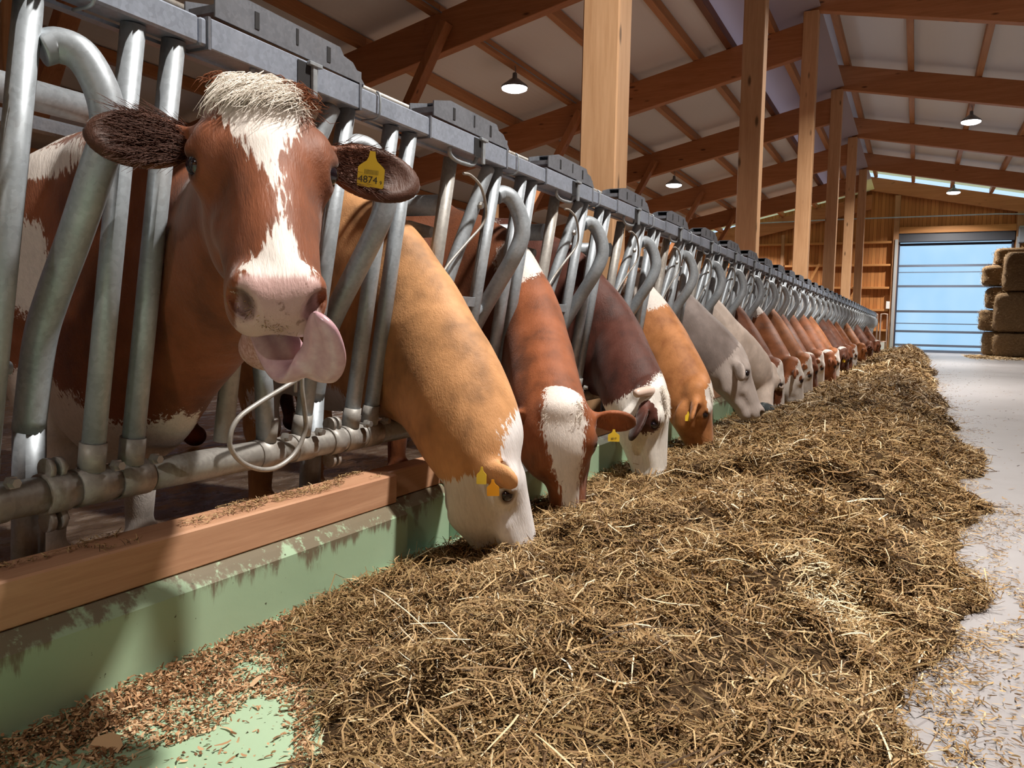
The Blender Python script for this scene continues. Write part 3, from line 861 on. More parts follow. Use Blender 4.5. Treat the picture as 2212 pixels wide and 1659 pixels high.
t.bsdf(c, 0.65, 0, None, 0.25)
M['hay'] = t.m

rng = np.random.default_rng(3)
VV, FF, MI, TT = [], [], [], []
Vm, Fm = grid_mesh()
VV.append(Vm); FF.append(Fm); MI.append(np.zeros(len(Fm))); TT.append(np.full(len(Vm), .3)); base = len(Vm)


def push(B, tint):
    global base
    n = len(B); o = base + 8 * np.arange(n)[:, None]
    q = np.concatenate([o + np.array([[0, 1, 3, 2]]), o + np.array([[2, 3, 5, 4]]), o + np.array([[4, 5, 7, 6]])], 0)
    VV.append(B.reshape(-1, 3)); FF.append(q); MI.append(np.ones(3 * n)); TT.append(np.repeat(tint, 8)); base += 8 * n


def scatter(y0, y1, n, Ls, Ws, x0=-1.165, x1=0.42, lift=0.014, pitch=0.4):
    x = rng.uniform(x0, x1, n); y = rng.uniform(y0, y1, n)
    k = hay_in(x, y) & ~((fbm(x * 8 + 1, y * 7 + 4, 3) > .63) & (rng.random(n) < .8)); x, y = x[k], y[k]
    L = rng.gamma(3.2, Ls / 3.2, len(x)); W = rng.uniform(0.6, 1.5, len(x)) * Ws
    z = FZ + hay_h(x, y) + rng.uniform(-0.006, lift, len(x)); x = np.maximum(x, -1.165 + L * .4)
    tn = np.clip(rng.beta(1.7, 2.6, len(x)) + 0.12 * (fbm(x * 9, y * 9, 2) - .5), 0, 1)
    tn = tn + 0.55 * np.clip(1.15 - np.hypot((x + .15) / .12, (y - 1.78) / .17), 0, 1) ** .5
    tn = np.where(L > Ls * 1.7, np.clip(tn + .25, 0, 1), tn)
    push(blades(x, y, z, L, W, rng, pitch, 0.55), np.clip(tn, 0, 1))


scatter(0.45, 1.3, 52000, 0.030, 0.0022)
scatter(1.3, 2.2, 56000, 0.033, 0.0024)
scatter(2.2, 3.6, 52000, 0.036, 0.0030, lift=0.016)
scatter(3.6, 6.0, 42000, 0.038, 0.0042, lift=0.018)
scatter(6.0, 11.0, 34000, 0.055, 0.007, lift=0.024)
scatter(11.0, 28.4, 34000, 0.085, 0.013, lift=0.03)
scatter(0.45, 2.4, 3600, 0.085, 0.0026, lift=0.02, pitch=0.2)
scatter(2.4, 5.0, 2200, 0.10, 0.0036, lift=0.025, pitch=0.2)
me = np_mesh('feed_pile', np.concatenate(VV), np.concatenate(FF), [M['mound'], M['hay']], np.concatenate(MI), True, np.concatenate(TT))
pile = link('feed_pile', me)
tag(pile, 'long brown mound of chopped hay and silage in front of the cows', 'hay', kind='stuff')

# crumbs beside the mound: on the green table at the near left and on the concrete at the right
VV, FF, MI, TT = [], [], [], []; base = 0


def crumbs(n, fn, Ls, Ws, tlo, thi, pitch=0.15, zoff=0.002):
    x, y = fn(n)
    L = rng.gamma(3, Ls / 3, len(x)); W = rng.uniform(.6, 1.5, len(x)) * Ws
    push(blades(x, y, np.full(len(x), FZ) + zoff + rng.random(len(x)) * 0.006, L, W, rng, pitch, 0.4), rng.uniform(tlo, thi, len(x)))


def right_scatter(n):
    y = 0.9 * np.exp(rng.random(n) * np.log(28 / 0.9)); x = redge(y) - 0.07 + np.abs(rng.gamma(1.1, 0.095, n))
    k = fbm(x * 6, y * 3, 3) > 0.36 + 0.5 * np.clip(x - .25, 0, .3)
    return x[k], y[k]


crumbs(26000, right_scatter, 0.014, 0.0022, 0.1, 0.95)
crumbs(1500, lambda n: (rng.uniform(0.2, 3.2, n), 1.0 * np.exp(rng.random(n) * np.log(27))), 0.02, 0.003, 0.0, 0.8)
tag(link('loose_hay', np_mesh('loose_hay', np.concatenate(VV), np.concatenate(FF), [M['hay'], M['hay']], None, True, np.concatenate(TT))),
    'thin scatter of hay crumbs on the concrete along the mound', 'hay', kind='stuff')

t = NT('reddish_crumbled_feed')
c = t.ramp(t.attr('tint'), [(0.0, (0.09, 0.042, 0.018)), (0.35, (0.27, 0.135, 0.06)), (0.7, (0.50, 0.29, 0.15)), (1.0, (0.80, 0.58, 0.36))])
t.bsdf(c, 0.7, 0, None, 0.2)
M['crumb'] = t.m
VV, FF, MI, TT = [], [], [], []; base = 0


def left_scatter(n):
    x = rng.uniform(-1.165, -0.45, n); y = rng.uniform(0.45, 1.55, n)
    # thick along the kerb foot and near the mound, bare green islands between
    dens = np.exp(-((x + 1.165) / 0.085) ** 2) * 1.2 + 0.6 * sst(0.52, 0.58, fbm(x * 5.0 + 2, y * 5.0 + 4, 3)) + 0.8 * sst(-.06, 0.0, -np.abs(y - 1.0 - 0.25 * (x + 1.1)) + 0.0)
    dens += 0.9 * sst(0.10, 0.0, x * 0 + np.abs(hay_h(x, y + 0.03) - 0.01) * 8) * (hay_h(x, y + 0.07) > 0.006) + 0.05
    k = (rng.random(n) < dens) & ~hay_in(x, y)
    return x[k], y[k]


crumbs(60000, left_scatter, 0.0085, 0.0032, 0.05, 1.0, 0.35, 0.001)
crumbs(16000, lambda n: (lambda a, b: (a[a < -1.05], b[a < -1.05]))(*left_scatter(n)), 0.009, 0.0034, 0.0, 0.8, 0.5, 0.010)
crumbs(900, left_scatter, 0.035, 0.0024, 0.5, 1.0, 0.15, 0.005)
crumbs(60, left_scatter, 0.028, 0.016, 0.6, 1.0, 0.25, 0.006)
tag(link('feed_crumbs', np_mesh('feed_crumbs', np.concatenate(VV), np.concatenate(FF), [M['crumb'], M['crumb']], None, True, np.concatenate(TT))),
    'reddish brown feed crumbs scattered over the green table at the foot of the kerb', 'feed', kind='stuff')
# crumbs on the nearest larch beam
VV, FF, MI, TT = [], [], [], []; base = 0
n = 2600
y = rng.uniform(0.7, 1.74, n); x = rng.uniform(-1.292, -1.212, n)
k = (fbm(x * 20, y * 7, 2) > 0.50) & ((y > 0.92) | (x < -1.25)); x, y = x[k], y[k]
push(blades(x, y, np.full(len(x), -0.394) + rng.random(len(x)) * 0.005, rng.gamma(3, 0.004, len(x)), np.full(len(x), 0.0016), rng, 0.3, 0.4), rng.uniform(0, 0.9, len(x)))
tag(link('feed_crumbs', np_mesh('beam_crumbs', np.concatenate(VV), np.concatenate(FF), [M['hay'], M['hay']], None, True, np.concatenate(TT))),
    'crumbs of hay lying on the top face of the nearest larch beam', 'feed', kind='stuff')

# ------------------------------------------------------------------ straw bales by the roller door
t = NT('pressed_straw')
p = t.geo()
f = t.math('ADD', t.math('MULTIPLY', t.noise(t.geo((2, 2, 9)), 7, 5, 0.7), 0.6), t.math('MULTIPLY', t.noise(p, 34, 4, 0.7), 0.4))
t.bsdf(t.ramp(f, [(0.3, (0.09, 0.053, 0.026)), (0.5, (0.19, 0.122, 0.064)), (0.7, (0.36, 0.245, 0.14))]), 0.85, 0, t.bump(f, 0.9, 0.05), 0.1)
M['straw'] = t.m


def bale(x0, x1, y0, y1, z0, z1, label, seed):
    bm = bmesh.new()
    bmesh.ops.create_cube(bm, size=1)
    bmesh.ops.subdivide_edges(bm, edges=bm.edges[:], cuts=11, use_grid_fill=True)
    rg = np.random.default_rng(seed)
    for v in bm.verts:
        c = v.co * 2
        q = [c.x, c.y, c.z]
        r = (abs(c.x) ** 7 + abs(c.y) ** 7 + abs(c.z) ** 7) ** (1 / 7)
        mx = max(abs(c.x), abs(c.y), abs(c.z)); s = mx / r if r else 1
        nz = float(fbm(np.array([c.x * 2.2 + seed + c.z]), np.array([c.y * 2.2 + c.z * 3.1]), 3)[0]) - .5
        k = 1 + 0.10 * nz
        v.co = Vector((x0 + (x1 - x0) * (.5 + .5 * c.x * s * k), y0 + (y1 - y0) * (.5 + .5 * c.y * s * k), z0 + (z1 - z0) * (.5 + .5 * c.z * s * (1 if c.z < 0 else k))))
    me = bpy.data.meshes.new('straw_bale'); bm.to_mesh(me); bm.free()
    for pl in me.polygons: pl.use_smooth = True
    # loose stalks around the edges
    o = link('straw_bale', me); me.materials.append(M['straw'])
    co = np.empty(len(me.vertices) * 3, np.float32); me.vertices.foreach_get('co', co); co = co.reshape(-1, 3)
    nn = 1500; i = rg.integers(0, len(co), nn); p = co[i] + rg.normal(0, .02, (nn, 3)).astype(np.float32)
    Bl = blades(p[:, 0], p[:, 1], p[:, 2], rg.gamma(3, .022, nn), np.full(nn, .006), rg, .7, .5)
    o8 = 8 * np.arange(nn)[:, None]
    q = np.concatenate([o8 + np.array([[a, a + 1, a + 3, a + 2]]) for a in (0, 2, 4)], 0)
    ms = np_mesh('loose_stalks', Bl.reshape(-1, 3), q, [M['hay']], None, True, np.repeat(rg.uniform(.1, .9, nn), 8))
    link('loose_stalks', ms, o)
    tag(o, label, 'bale', 'straw bales stacked in front of the roller door')
    return o


B0 = 25.9
HB = 0.70
bale(1.93, 3.6, B0, B0 + 0.9, FZ, FZ + 0.66, 'big straw bale on the floor at the front of the stack', 1)
bale(1.90, 3.6, B0 + 0.03, B0 + 0.95, FZ + 0.68, FZ + 1.77, 'tall dark straw bale on the front floor bale', 2)
bale(2.06, 3.6, B0 + 0.0, B0 + 0.95, FZ + 1.80, FZ + 2.86, 'topmost front straw bale, level with the upper door panels', 3)
bale(1.72, 3.0, B0 + 1.02, B0 + 1.85, FZ, FZ + 0.70, 'floor straw bale in the row just behind the front one', 4)
bale(1.60, 3.0, B0 + 1.05, B0 + 1.85, FZ + 0.71, FZ + 1.32, 'straw bale second from the floor sticking out toward the door', 5)
bale(1.74, 3.0, B0 + 1.02, B0 + 1.85, FZ + 1.35, FZ + 1.96, 'straw bale third from the floor in the row behind', 6)
bale(1.62, 3.0, B0 + 1.05, B0 + 1.85, FZ + 2.0, FZ + 2.58, 'straw bale second from the top, bulging toward the door', 7)
bale(1.90, 3.0, B0 + 1.05, B0 + 1.85, FZ + 2.61, FZ + 3.05, 'small straw bale at the top of the row behind', 8)
VV, FF, MI, TT = [], [], [], []; base = 0
crumbs(9000, lambda n: (np.minimum(1.2 + rng.gamma(2, .5, n), 4.6), B0 + rng.normal(-0.5, 0.9, n)), 0.06, 0.014, 0.4, 1.0)
tag(link('loose_straw', np_mesh('loose_straw', np.concatenate(VV), np.concatenate(FF), [M['hay'], M['hay']], None, True, np.concatenate(TT))),
    'loose straw strewn on the concrete in front of the bale stack', 'straw', kind='stuff')
# ------------------------------------------------------------------ animals: smooth signed-distance bodies
A3 = lambda *a: np.array(a, np.float32)


class Vol:
    """signed distance grid; parts are blended with a smooth minimum inside their own boxes"""
    def __init__(s, lo, hi, h):
        s.h = h; s.lo = np.array(lo, np.float32)
        s.n = np.ceil((np.array(hi) - s.lo) / h).astype(int) + 1
        s.d = np.full(tuple(s.n), 0.2, np.float32)

    def _sub(s, lo, hi):
        a = np.clip(np.floor((np.array(lo) - s.lo) / s.h).astype(int), 0, s.n - 1)
        b = np.clip(np.ceil((np.array(hi) - s.lo) / s.h).astype(int) + 1, 1, s.n)
        if (b <= a).any(): return None, None
        ax = [s.lo[i] + s.h * np.arange(a[i], b[i], dtype=np.float32) for i in range(3)]
        return tuple(slice(a[i], b[i]) for i in range(3)), ax

    def _apply(s, sl, f, k, op):
        d = s.d[sl]
        if op == 'sub':
            h = np.clip(0.5 - 0.5 * (d + f) / k, 0, 1); s.d[sl] = d * (1 - h) - f * h + k * h * (1 - h)
        else:
            h = np.clip(0.5 + 0.5 * (f - d) / k, 0, 1); s.d[sl] = f * (1 - h) + d * h - k * h * (1 - h)

    def ell(s, c, r, B=None, k=0.03, op='add'):
        c = np.array(c, np.float32); r = np.array(r, np.float32)
        m = (max(r) if B is not None else r) + k + 3 * s.h
        sl, ax = s._sub(c - m, c + m)
        if sl is None: return s
        X, Y, Z = ax[0][:, None, None] - c[0], ax[1][None, :, None] - c[1], ax[2][None, None, :] - c[2]
        if B is not None:
            B = np.array(B, np.float32)
            q = [X * B[0, i] + Y * B[1, i] + Z * B[2, i] for i in range(3)]
        else: q = [X, Y, Z]
        k0 = np.sqrt((q[0] / r[0]) ** 2 + (q[1] / r[1]) ** 2 + (q[2] / r[2]) ** 2)
        k1 = np.sqrt((q[0] / r[0] ** 2) ** 2 + (q[1] / r[1] ** 2) ** 2 + (q[2] / r[2] ** 2) ** 2) + 1e-6
        s._apply(sl, (k0 * (k0 - 1) / k1).astype(np.float32), k, op); return s

    def cone(s, a, b, ra, rb, k=0.03, lat=None, fl=1.0, op='add'):
        """round cone; lat: unit axis along which the section is scaled by fl"""
        a = np.array(a, np.float32); b = np.array(b, np.float32); R = max(ra, rb) * max(1, fl)
        m = R + k + 3 * s.h
        sl, ax = s._sub(np.minimum(a, b) - m, np.maximum(a, b) + m)
        if sl is None: return s
        X, Y, Z = ax[0][:, None, None] - a[0], ax[1][None, :, None] - a[1], ax[2][None, None, :] - a[2]
        ab = b - a; g = 1.0
        if lat is not None:
            w = np.array(lat, np.float32); g = 1.0 / fl - 1
            t = X * w[0] + Y * w[1] + Z * w[2]
            X, Y, Z = X + g * t * w[0], Y + g * t * w[1], Z + g * t * w[2]
            ab = ab + g * float(ab @ w) * w
        L2 = float(ab @ ab) + 1e-9
        t = np.clip((X * ab[0] + Y * ab[1] + Z * ab[2]) / L2, 0, 1)
        d = np.sqrt((X - t * ab[0]) ** 2 + (Y - t * ab[1]) ** 2 + (Z - t * ab[2]) ** 2) - (ra + (rb - ra) * t)
        s._apply(sl, (d * min(1.0, fl)).astype(np.float32), k, op); return s

    def mesh(s):
        h = s.h; w = 3 * h
        g = openvdb.FloatGrid(w)
        g.copyFromArray(np.clip(s.d, -w, w))
        P, T, Q = g.convertToPolygons(0.0, 0.0)
        P = P * h + s.lo
        Q = Q[:, ::-1] if len(Q) else Q
        return P.astype(np.float32), Q


def chain(v, pts, rs, k, lat=None, fl=1.0):
    for i in range(len(pts) - 1):
        v.cone(pts[i], pts[i + 1], rs[i], rs[i + 1], k, lat, fl)


def head(v, O, B, L, mouth=0.0, ears=(None, None), eyes=True, k=1.0):
    """O poll, B columns side / poll-to-muzzle / out-of-face, L head length"""
    B = np.array(B, np.float32); O = np.array(O, np.float32)
    W = lambda p: O + (B @ np.array(p, np.float32)) * L
    def E(c, r, kk=0.05, op='add', R=None):
        v.ell(W(c), [x * L for x in r], B if R is None else B @ R, kk * L, op)
    def C(a, b, ra, rb, kk=0.05, fl=1.0, lat=(1, 0, 0)):
        v.cone(W(a), W(b), ra * L, rb * L, kk * L, B @ np.array(lat, np.float32), fl)
    E((0, .13, -.17), (.205, .19, .160)); E((0, .24, -.15), (.208, .24, .140)); E((0, .01, -.13), (.15, .09, .11), .08)
    C((0, .33, -.135), (0, .80, -.115), .145, .104, .06, 1.0)
    for sx in (-1, 1):
        E((sx * .170, .25, -.100), (.058, .080, .060), .06)            # brow
        E((sx * .182, .315, -.155), (.055, .075, .068), .05)            # orbit
        E((sx * .104, .36, -.30), (.092, .215, .175), .07)             # cheek
        C((sx * .09, .55, -.20), (sx * .075, .80, -.15), .07, .06, .07)
        C((sx * .075, .44, -.42), (sx * .045, .84, -.27), .062, .055, .07)
        E((sx * .082, .90, -.085), (.060, .075, .068), .05)           # nostril wing
        E((sx * .074, .88, -.175), (.066, .10, .065), .06)            # upper lip
    E((0, .90, -.12), (.112, .095, .095), .05)
    C((0, .40, -.36), (0, .80, -.24), .085, .06, .08)
    E((0, .885 - mouth * .1, -.275 - mouth * .42), (.098, .085, .052), .06)
    C((0, .60, -.28), (0, .86 - mouth * .1, -.27 - mouth * .3), .07, .06, .06)
    if mouth > 0:
        E((.02, .96, -.235 - mouth * .12), (.12, .14, .014 + mouth * .05), .02, 'sub')
    else:
        E((0, .95, -.232), (.14, .13, .006), .015, 'sub')
    for sx in (-1, 1):
        c, sn = math.cos(sx * .55), math.sin(sx * .55)
        R = np.array([[c, -sn, 0], [sn, c, 0], [0, 0, 1]], np.float32)
        E((sx * .100, .955, -.078), (.024, .050, .042), .018, 'sub', R)
        E((sx * .114, .925, -.092), (.012, .035, .028), .018, 'sub', R)
        if eyes:
            E((sx * .234, .315, -.120), (.030, .047, .036), .015, 'sub')
            E((sx * .214, .272, -.108), (.034, .050, .024), .02)      # upper lid
    # ears
    for sx, e in zip((-1, 1), ears):
        if e is None: e = (sx * .95, .10, -.30)
        d = np.array(e[:3], np.float32); ln = .20 if len(e) < 4 else e[3]; d /= np.linalg.norm(d)
        up = np.array((0, -1, .25), np.float32) if len(e) < 5 else np.array(e[4], np.float32)
        up -= d * (up @ d); up /= np.linalg.norm(up); nn = np.cross(d, up) * sx * -1
        if nn[2] < 0 and abs(nn[2]) > .2: nn = -nn
        R = np.stack([d, up, nn], 1)
        b = np.array((sx * .165, .135, -.20), np.float32)
        v.cone(W(b), W(b + d * .14), .055 * L, .05 * L, .05 * L)
        c = b + d * (.055 + ln)
        wf = .62 if len(e) < 6 else e[5]
        v.ell(W(c), [ln * L, ln * wf * L, .040 * L], B @ R, .03 * L)
        v.ell(W(c + nn * .036 - d * .01), [ln * .84 * L, ln * (wf - .14) * L, .036 * L], B @ R, .015 * L, 'sub')


def resamp(pts, rs, n=15):
    C = spline(pts, 12); C = [C[int(round(i * (len(C) - 1) / (n - 1)))] for i in range(n)]
    r = np.interp(np.linspace(0, len(rs) - 1, n), np.arange(len(rs)), rs)
    return [tuple(c) for c in C], [float(a) for a in r]


def neck_body(v, D, V, y0, y1, full=True, fat=1.0, dz=0.0):
    """D dorsal chain (points,radii), V ventral chain; body from withers at y0 to rump at y1"""
    lat = (0, 1, 0)
    dp, dr = resamp(*D); vp, vr = resamp(*V)
    chain(v, dp, dr, .05, lat, .72)
    chain(v, vp, vr, .06, lat, .72)
    n = min(len(dp), len(vp))
    for i in range(n - 1):      # fill between crest and throat
        for t in (.25, .5, .75):
            a = np.array(dp[i]) * (1 - t) + np.array(vp[i]) * t; b = np.array(dp[i + 1]) * (1 - t) + np.array(vp[i + 1]) * t
            v.cone(a, b, (dr[i] + vr[i]) * .5, (dr[i + 1] + vr[i + 1]) * .5, .06, lat, .80)
    g = lambda x: y0 + (y1 - y0) * (-1.85 - x) / 1.35
    f = fat
    v.cone((-1.80, g(-1.80), .14 + dz), (-3.0, g(-3.0), .13 + dz), .30 * f, .345 * f, .08, lat, .78)
    v.ell((-1.80, g(-1.8), .10 + dz), (.21, .20 * f, .33), None, .08)
    v.ell((-1.62, g(-1.7), -.02), (.15, .15, .24), None, .08)
    v.cone((-1.75, g(-1.75), .40 + dz), (-3.2, g(-3.2), .43 + dz), .075, .08, .07)
    v.ell((-3.15, g(-3.15), .20 + dz), (.25, .235 * f, .27), None, .08)
    for sx in (-1, 1):
        v.ell((-3.02, g(-3.02) + sx * .19, .40 + dz), (.08, .05, .05), None, .06)
        a = g(-1.82) + sx * .125
        v.ell((-1.80, a, .10), (.13, .085, .25), None, .07)
        chain(v, [(-1.83, a, -.08), (-1.80, a, -.33), (-1.81, a, -.53)], [.088, .047, .034], .03)
        v.ell((-1.80, a, -.335), (.05, .046, .05), None, .02)
        v.ell((-1.79, a, -.585), (.062, .052, .052), None, .02)
        b = g(-3.15) + sx * .15
        chain(v, [(-3.22, b, .10), (-3.02, b, -.08), (-3.30, b, -.28), (-3.23, b, -.53)], [.17, .115, .052, .036], .05)
        v.ell((-3.20, b, -.585), (.062, .052, .052), None, .02)
    v.ell((-2.95, g(-2.95), -.20), (.17, .14, .11), None, .05)
    chain(v, [(-3.40, g(-3.4), .38), (-3.47, g(-3.45), .0), (-3.46, g(-3.45), -.30)], [.035, .022, .03], .03)


# ---- coat markings: positive values are white hair
def seg(x, t):       # piecewise linear lookup
    return np.interp(x, [a for a, _ in t], [b for _, b in t]).astype(np.float32)


def blob(P, c, r):
    q = (P - np.array(c, np.float32)) / np.array(r, np.float32)
    return (1 - np.sqrt((q ** 2).sum(1))) * min(r)


def blaze(H, half, cen, zmin=-.33):
    """white blaze along the face in head coordinates"""
    w = seg(H[:, 1], half); c = seg(H[:, 1], cen)
    d = (w - np.abs(H[:, 0] - c))
    return np.where(H[:, 2] > zmin, d, -.1)


def coat(name, col, white=(0.80, 0.73, 0.67), pink=(0.62, 0.40, 0.36), dark=None, tan=None):
    t = NT(name)
    hl = t.attr('hl', 'Vector'); wm = t.attr('wm'); pm = t.attr('pm'); dm = t.attr('dm')
    streak = t.noise(t.coord(scale=(60, 9, 60), src=hl), 1.0, 4, 0.6, 0.6)
    fine = t.noise(t.coord(scale=(150, 22, 150), src=hl), 1.0, 3, 0.6)
    soft = t.noise(t.coord(scale=(4, 3, 4), src=hl), 1.0, 3, 0.6)
    dark = dark or tuple(a * 0.50 for a in col)
    hi = tuple(min(1, a * 1.35 + .015) for a in col)
    c = t.ramp(soft, [(0.32, dark), (0.5, col), (0.72, hi)])
    sh = t.math('MULTIPLY', t.math('SUBTRACT', streak, 0.5), 0.9)
    c = t.mix(t.math('ADD', 0.5, sh, clamp=True), t.mix(0.35, c, tuple(a * .5 for a in col)), c)
    edge = t.math('ADD', wm, t.math('MULTIPLY', t.math('SUBTRACT', streak, 0.5), 0.075))
    edge = t.math('ADD', edge, t.math('MULTIPLY', t.math('SUBTRACT', fine, 0.5), 0.02))
    wf = t.step(edge, -0.004, 0.006)
    wc = t.ramp(t.math('ADD', t.math('MULTIPLY', streak, .6), t.math('MULTIPLY', soft, .4)), [(0.3, tuple(a * .80 for a in white)), (0.55, white), (0.7, tuple(min(.9, a * 1.06) for a in white))])
    c = t.mix(wf, c, wc)
    pf = t.step(t.math('ADD', pm, t.math('MULTIPLY', t.math('SUBTRACT', fine, .5), .5)), 0.35, 0.75)
    spots = t.step(t.noise(t.coord(scale=(26, 26, 26), src=hl), 1.0, 3, .6), 0.60, 0.68)
    pc = t.mix(t.math('MULTIPLY', spots, .6), pink, (0.17, 0.085, 0.06))
    c = t.mix(pf, c, pc)
    c = t.mix(dm, c, tuple(a * .20 for a in col))
    b = t.math('ADD', t.math('MULTIPLY', streak, .7), t.math('MULTIPLY', fine, .5))
    r = t.mix(pf, (0.62, 0.62, 0.62), (0.38, 0.38, 0.38))
    return t.bsdf(c, t.math('ADD', 0.36, t.math('MULTIPLY', t.math('SUBTRACT', 1.0, pf), .22)), 0, t.bump(b, 0.45, 0.004), 0.35, Sheen_Weight=0.15, Sheen_Roughness=0.4)


M['eye'] = NT('glossy_dark_eye').bsdf((0.012, 0.008, 0.012), 0.06, 0, None, 0.8)
M['tag_y'] = plain('yellow_ear_tag', (0.80, 0.55, 0.04), 0.4)
M['tag_o'] = plain('orange_ear_tag', (0.85, 0.36, 0.01), 0.4)
M['ink'] = plain('black_print', (0.03, 0.03, 0.02), 0.6)
M['horn'] = plain('pale_horn', (0.66, 0.50, 0.42), 0.35)


def cow_object(name, P, Q, O, B, L, fields, mat, label, cat='cow', group='cows feeding in the row'):
    H = ((P - O) @ B) / L
    wm, pm, dm = fields(P, H)
    root_loc = (float(O[0]) - .9, float(O[1]), CZ)
    e = empty('cow', root_loc, label, cat, group)
    me = np_mesh('body', P, Q, [mat], None, True)
    for nm, a in (('wm', wm), ('pm', pm), ('dm', dm)):
        at = me.attributes.new(nm, 'FLOAT', 'POINT'); at.data.foreach_set('value', np.ascontiguousarray(a, np.float32))
    at = me.attributes.new('hl', 'FLOAT_VECTOR', 'POINT'); at.data.foreach_set('vector', np.ascontiguousarray(H, np.float32).ravel())
    link('body', me, e)
    return e


EX = (.206, .315, -.132)
def eyes(e, O, B, L, sides=(-1, 1), sc=1.0):
    for sx in sides:
        c = O + (B @ A3(sx * EX[0], EX[1], EX[2])) * L
        bm = bmesh.new(); bmesh.ops.create_uvsphere(bm, u_segments=20, v_segments=14, radius=.040 * L * sc)
        for v in bm.verts: v.co += Vector(c)
        me = bpy.data.meshes.new('eye'); bm.to_mesh(me); bm.free()
        for p in me.polygons: p.use_smooth = True
        me.materials.append(M['eye']); link('eye', me, e)


def pm_std(H, y0=.86, zlo=-.24):
    return np.clip((H[:, 1] - y0) / .07 + .5, 0, 1) * np.clip((H[:, 2] - zlo) / .04, 0, 1)


def dm_std(P, H):
    n = np.zeros(len(P), np.float32)
    for sx in (-1, 1):      # nostril holes, eye rims
        q = (H - A3(sx * .102, .95, -.082)) / A3(.040, .055, .055); n = np.maximum(n, np.clip(1.6 - np.sqrt((q ** 2).sum(1)) * 1.4, 0, 1))
        q = (H - A3(sx * .220, .315, -.130)) / A3(.04, .055, .045); n = np.maximum(n, np.clip(2.2 - np.sqrt((q ** 2).sum(1)) * 1.7, 0, 1))
    return n


def ear_tag(e, O, B, L, c, d, nrm, size, mat='tag_y', text=None, neckh=.45, name='ear_tag'):
    """flat tag with a tapering neck; c = top of the tag in world, d = hanging direction, nrm = facing"""
    c = Vector(c); d = Vector(d).normalized(); n = Vector(nrm); n = (n - d * n.dot(d)).normalized(); s = d.cross(n)
    w, h = size
    prof = [(-.10 * w, 0), (-.13 * w, .16 * h), (-.20 * w, .27 * h), (-.42 * w, .40 * h), (-.5 * w, .47 * h), (-.5 * w, .96 * h), (-.46 * w, h)]
    prof = prof + [(-a, b) for a, b in prof[::-1]]
    m = MB(); k = len(prof); th = .0012
    v = [c + s * a + d * b - n * th for a, b in prof] + [c + s * a + d * b + n * th for a, b in prof]
    m.add(v, [tuple(range(k))[::-1], tuple(range(k, 2 * k))] + [(i, (i + 1) % k, k + (i + 1) % k, k + i) for i in range(k)])
    tg = m.build(name, M[mat], e)
    tg['label'] = 'yellow ear tag' if mat == 'tag_y' else 'orange ear tag'
    if text:
        for (tx, sz, ox, oy) in text:
            cu = bpy.data.curves.new('lettering', 'FONT'); cu.body = tx; cu.size = sz; cu.align_x = 'CENTER'; cu.align_y = 'CENTER'; cu.extrude = 0.0002
            tmp = bpy.data.objects.new('tmp', cu); COL.objects.link(tmp)
            dg = bpy.context.evaluated_depsgraph_get(); me = bpy.data.meshes.new_from_object(tmp.evaluated_get(dg))
            bpy.data.objects.remove(tmp)
            R = Matrix((s * -1, d * -1, n)).transposed() if s.cross(d).dot(n) > 0 else Matrix((s, d * -1, n)).transposed()
            o_ = c + s * (ox * w) + d * (oy * h) + n * (th + .0004)
            me.transform(Matrix.Translation(o_) @ R.to_4x4()); me.materials.append(M['ink'])
            link('lettering', me, tg)
    return tg


def T3(*r): return np.array(r, np.float32)


# generic crest and throat for a cow with its head down at row position y (fence slot), x/z fixed
def down_pose(ys, yh, zs=0.0, yb=None):
    yb = ys if yb is None else yb
    D = ([(-.985, yh, -.33 + zs), (-1.09, yh * .6 + ys * .4, -.17 + zs * .7), (-1.20, ys, -.01 + zs * .3), (-1.33, ys, .14), (-1.5, ys * .6 + yb * .4, .27), (-1.85, yb, .37)], [.085, .080, .080, .085, .10, .12])
    V = ([(-1.03, yh, -.40 + zs), (-1.10, yh * .6 + ys * .4, -.30 + zs * .7), (-1.21, ys, -.22 + zs * .3), (-1.34, ys, -.17), (-1.48, ys * .6 + yb * .4, -.13), (-1.68, yb, -.06)], [.062, .070, .078, .085, .11, .15])
    return D, V


def make_cow(O, B, L, D, V, yb, h, ears=(None, None), mouth=0, full=True, y1=None, fat=0.92, dz=0.0):
    O = np.array(O, np.float32); B = np.array(B, np.float32).T     # given as rows s, d, n
    U, S_, Vt = np.linalg.svd(B); B = (U @ Vt).astype(np.float32)
    ymin = min(O[1] - .32, yb - .34, (y1 or yb) - .34); ymax = max(O[1] + .34, yb + .34, (y1 or yb) + .34)
    v = Vol((-3.62, ymin, -.67), (max(O[0] + .35, -.6), ymax, max(.60, O[2] + .12)), h)
    neck_body(v, D, V, yb, yb if y1 is None else y1, True, fat, dz)
    head(v, O, B, L, mouth, ears)
    P, Q = v.mesh()
    return P, Q, O, B, L
